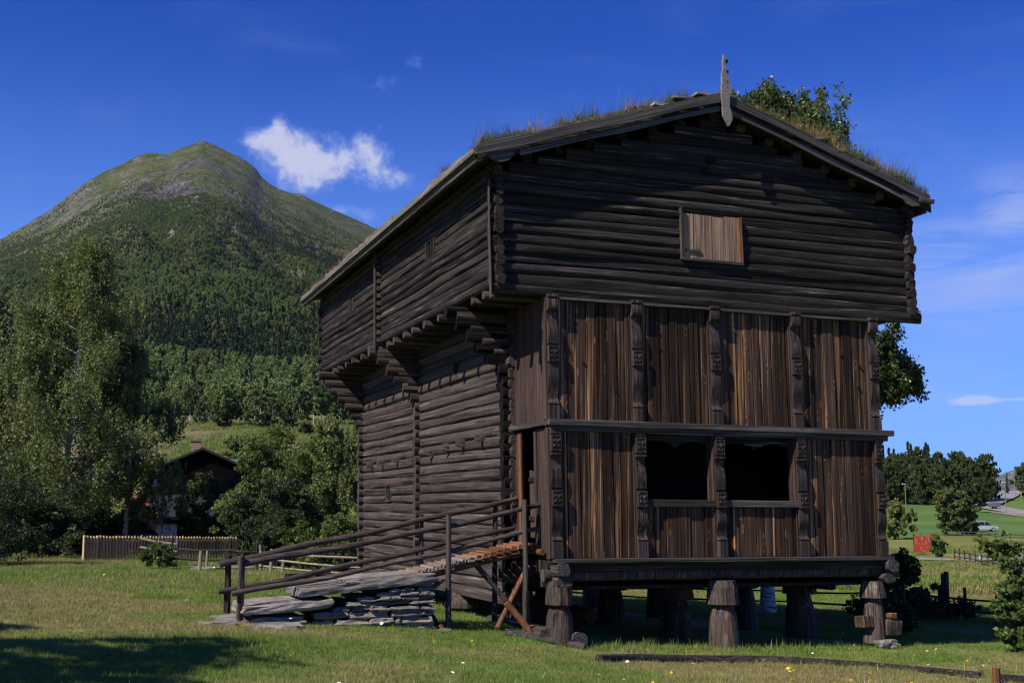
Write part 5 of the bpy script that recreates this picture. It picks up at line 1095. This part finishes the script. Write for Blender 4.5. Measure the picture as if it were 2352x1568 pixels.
# ------------------------------------------------------------------ grass and flowers
def grassmat(name, kind):
    m = bpy.data.materials.new(name); m.use_nodes = True; nt = m.node_tree; nt.nodes.clear(); g = N(nt, 'ShaderNodeNewGeometry'); oi = N(nt, 'ShaderNodeObjectInfo')
    if kind == 'meadow': c = meadow_color(nt, g.outputs['Position'])
    else: c = mixc(nt, mapr(nt, noise(nt, g.outputs['Position'], 1.2, 4, .6), .42, .6), (.11, .13, .045), (.30, .20, .10))
    hv = N(nt, 'ShaderNodeHueSaturation'); L(nt, c, hv.inputs['Color']); L(nt, math_(nt, 'ADD', math_(nt, 'MULTIPLY', oi.outputs['Random'], .55), .72), hv.inputs['Value'])
    b = N(nt, 'ShaderNodeBsdfDiffuse'); L(nt, hv.outputs[0], b.inputs[0]); t = N(nt, 'ShaderNodeBsdfTranslucent'); L(nt, hv.outputs[0], t.inputs[0]); mx = N(nt, 'ShaderNodeMixShader'); mx.inputs[0].default_value = .3
    L(nt, b.outputs[0], mx.inputs[1]); L(nt, t.outputs[0], mx.inputs[2]); o = N(nt, 'ShaderNodeOutputMaterial'); L(nt, mx.outputs[0], o.inputs[0]); return m
GM, RG = grassmat('meadow_grass', 'meadow'), grassmat('roof_grass', 'roof')
def clump(nb, R_, h, w, bend, mat, name):
    V = []; F = []
    for i in range(nb):
        a = random.uniform(0, 6.283); r = R_*math.sqrt(random.random()); x, y = r*math.cos(a), r*math.sin(a); d = random.uniform(0, 6.283); hh = h*random.uniform(.45, 1.15); bd_ = bend*random.uniform(.3, 1.3)*hh
        px_, py_ = -math.sin(d), math.cos(d); n = len(V); dx, dy = math.cos(d), math.sin(d)
        for s, ww in ((0, 1), (.5, .8), (.8, .5)):
            o = bd_*s*s; V += [(x+dx*o-px_*w*ww/2, y+dy*o-py_*w*ww/2, hh*s-.02), (x+dx*o+px_*w*ww/2, y+dy*o+py_*w*ww/2, hh*s-.02)]
        V.append((x+dx*bd_, y+dy*bd_, hh*.97)); F += [(n, n+1, n+3), (n, n+3, n+2), (n+2, n+3, n+5), (n+2, n+5, n+4), (n+4, n+5, n+6)]
    return loose(name, np.array(V), np.array(F), mat, 3)
gc = proto_collection('grass_kinds', [clump(30, .15, .055, .008, .8, GM, 'grass_kind'), clump(26, .14, .075, .009, 1., GM, 'grass_kind'), clump(34, .17, .042, .009, .7, GM, 'grass_kind'), clump(14, .10, .12, .007, .5, GM, 'grass_kind')])
def sample_ground(n, px0, px1, D0, D1, powr=1.):
    D = D0*(D1/D0)**(rng.random(n)**powr); a = rng.uniform(az_of(px0), az_of(px1), n); return CAM[0]+D*np.sin(a), CAM[1]+D*np.cos(a), D
x, y, D = sample_ground(120000, -60, 2420, 9.5, 58, .8)
ok = ~((x > .15) & (x < 6.75) & (y > .1+.25*rng.random(len(x))) & (y < 13.3)) & ~((x > -4.6) & (x < -1.9) & (y > .22) & (y < 1.6))
x, y, D = x[ok], y[ok], D[ok]; z = ground_z(x, y)
tall = 1+.8*np.clip((fbm(x*.35, y*.35, 3, 5)-.5)*4, 0, 1)+1.3*np.exp(-((x-3.3)/4)**2-((y+.05)/.35)**2)*(rng.random(len(x)) < .35)+.8*np.clip((y-1)/10, 0, 1)
scatter('grass', np.c_[x, y, z], rng.random(len(x))*6.28, np.clip(.62*tall*rng.uniform(.7, 1.2, len(x))*(1+np.clip((D-20)/40, 0, 1)*.25), .4, 3.), gc, 'short summer grass with paler dry patches covering the meadow')
def blossom(name, c, r, n=6, h=.12, dome=False):
    V = [(0, 0, h)]; F = []
    for k in range(n):
        a = 2*math.pi*k/n; V.append((r*math.cos(a), r*math.sin(a), h+(.25*r if not dome else -.3*r)))
    F = [(0, k+1, (k+1) % n+1) for k in range(n)]; V += [(-.002, 0, 0), (.002, 0, 0), (0, 0, h)]; F.append((n+1, n+2, n+3))
    m, nt, b = newmat(name, .7); setc(nt, b, c); return loose(name, np.array(V), np.array(F), m, 3)
yc = proto_collection('yellow_flower_kinds', [blossom('yellow_flower', (.80, .50, .02), .020), blossom('yellow_flower', (.75, .42, .015), .016, 5, .15)])
wc = proto_collection('white_flower_kinds', [blossom('white_flower', (.75, .75, .72), .018, 7, .14, True), blossom('white_flower', (.68, .66, .62), .026, 8, .20, True)])
x, y, D = sample_ground(2600, 900, 2420, 9.5, 22, .8); dn = np.clip((fbm(x*.5, y*.5, 3, 9)-.44)*5, .02, 1)*np.clip((x+3)/7, .1, 1); ok = (rng.random(len(x)) < dn*.30) & (y < -.3); x, y = x[ok], y[ok]
scatter('yellow_flowers', np.c_[x, y, ground_z(x, y)], rng.random(len(x))*6.28, rng.uniform(.7, 1.5, len(x)), yc, 'small yellow flowers dotting the grass, thickest at the lower right', tilt=rng.normal(0, .35, (len(x), 2)))
x, y, D = sample_ground(2000, -60, 2420, 9.5, 45, .9); dn = np.clip((fbm(x*.3, y*.3, 3, 19)-.42)*5, .03, 1); ok = (rng.random(len(x)) < dn*.12) & ~((x > .1) & (x < 6.8) & (y > 0) & (y < 13.3)); x, y = x[ok], y[ok]
scatter('white_flowers', np.c_[x, y, ground_z(x, y)], rng.random(len(x))*6.28, rng.uniform(.6, 1.3, len(x)), wc, 'tiny white flowers sprinkled over the meadow', tilt=rng.normal(0, .35, (len(x), 2)))
# meadow beyond the near grass: coarse tufts
cc = proto_collection('tuft_kinds', [clump(24, .5, .35, .05, .6, GM, 'tuft_kind'), clump(18, .4, .45, .045, .5, GM, 'tuft_kind')])
x, y, D = sample_ground(42000, -60, 2420, 55, 170, 1.)
okf = (fbm(x*.15, y*.15, 3, 44) > .40); x, y, D = x[okf], y[okf], D[okf]
scatter('meadow_tufts', np.c_[x, y, ground_z(x, y)], rng.random(len(x))*6.28, rng.uniform(.35, .9, len(x)), cc, 'coarser grass tufts over the farther meadows')
x, y, D = sample_ground(16000, 300, 1000, 180, 345, 1.)
okf = (fbm(x*.06, y*.06, 4, 61) > .44); x, y = x[okf], y[okf]
scatter('hill_tufts', np.c_[x, y, ground_z(x, y)], rng.random(len(x))*6.28, rng.uniform(.8, 2.2, len(x)), cc, 'rough tussocks on the hillside meadow')
x, y, D = sample_ground(2600, 960, 1990, 290, 620, 1.)
half = rng.random(len(x)) < .6
for nm_, q_, pc_ in (('birch_woods', half, bi_c), ('spruce_woods', ~half, sp_c)):
    scatter(nm_, np.c_[x[q_], y[q_], ground_z(x[q_], y[q_])-.5], rng.random(q_.sum())*6.28, rng.uniform(.6, 1.15, q_.sum()), pc_, 'mixed woods on the slope hidden behind the storehouse')
# roof grass: denser and taller on the right slope, sparse wisps along the left eave
rc = proto_collection('roof_grass_kinds', [clump(26, .10, .26, .007, .45, RG, 'roof_grass_kind'), clump(12, .06, .42, .005, .5, RG, 'roof_grass_kind'), clump(34, .14, .15, .008, .7, RG, 'roof_grass_kind')])
pts = []; scl = []
def roof_pt(x, y, s): pts.append(lean((x, y, zt(x)+.12))); scl.append(s*1.05)
for i in range(5200):
    x = random.uniform(RXL+.12, RXR-.12); y = RY0+.06+(RY1-RY0-.1)*random.random()**1.6
    f = vnoise(np.array([x*1.3+5]), np.array([y*1.1]), 3)[0]
    if x < 3.28:
        if random.random() > (.15 if f < .55 else .8)*(.55 if x > 1.6 else 1): continue
        roof_pt(x, y, random.uniform(.25, .5)*(.6+f*.7))
    else: roof_pt(x, y, random.uniform(.45, 1.0)*(.6+.75*min(1, (x-3.28)/2.)))
for i in range(520):   # along the gable edge
    x = random.uniform(RXL+.1, RXR-.3); f = vnoise(np.array([x*1.9+2]), np.array([1.]), 3)[0]
    if x < 3.28 and (f < .42 or x > 2.7): continue
    if 3.28 < x < 4.1: continue
    roof_pt(x, RY0+random.uniform(.03, .5), random.uniform(.45, 1.15)*(1. if x < 3.3 else 1.15))
for i in range(420):   # along the left eave
    y = random.uniform(RY0, RY1); f = vnoise(np.array([y*1.2]), np.array([7.]), 3)[0]
    if f > .45: roof_pt(RXL+random.uniform(.06, .35), y, random.uniform(.45, 1.)*f)
rg = scatter('roof_grass', np.array(pts), rng.random(len(pts))*6.28, np.array(scl), rc, None, parent=SH, tilt=rng.normal(0, .25, (len(pts), 2))); rg.matrix_parent_inverse = SHinv
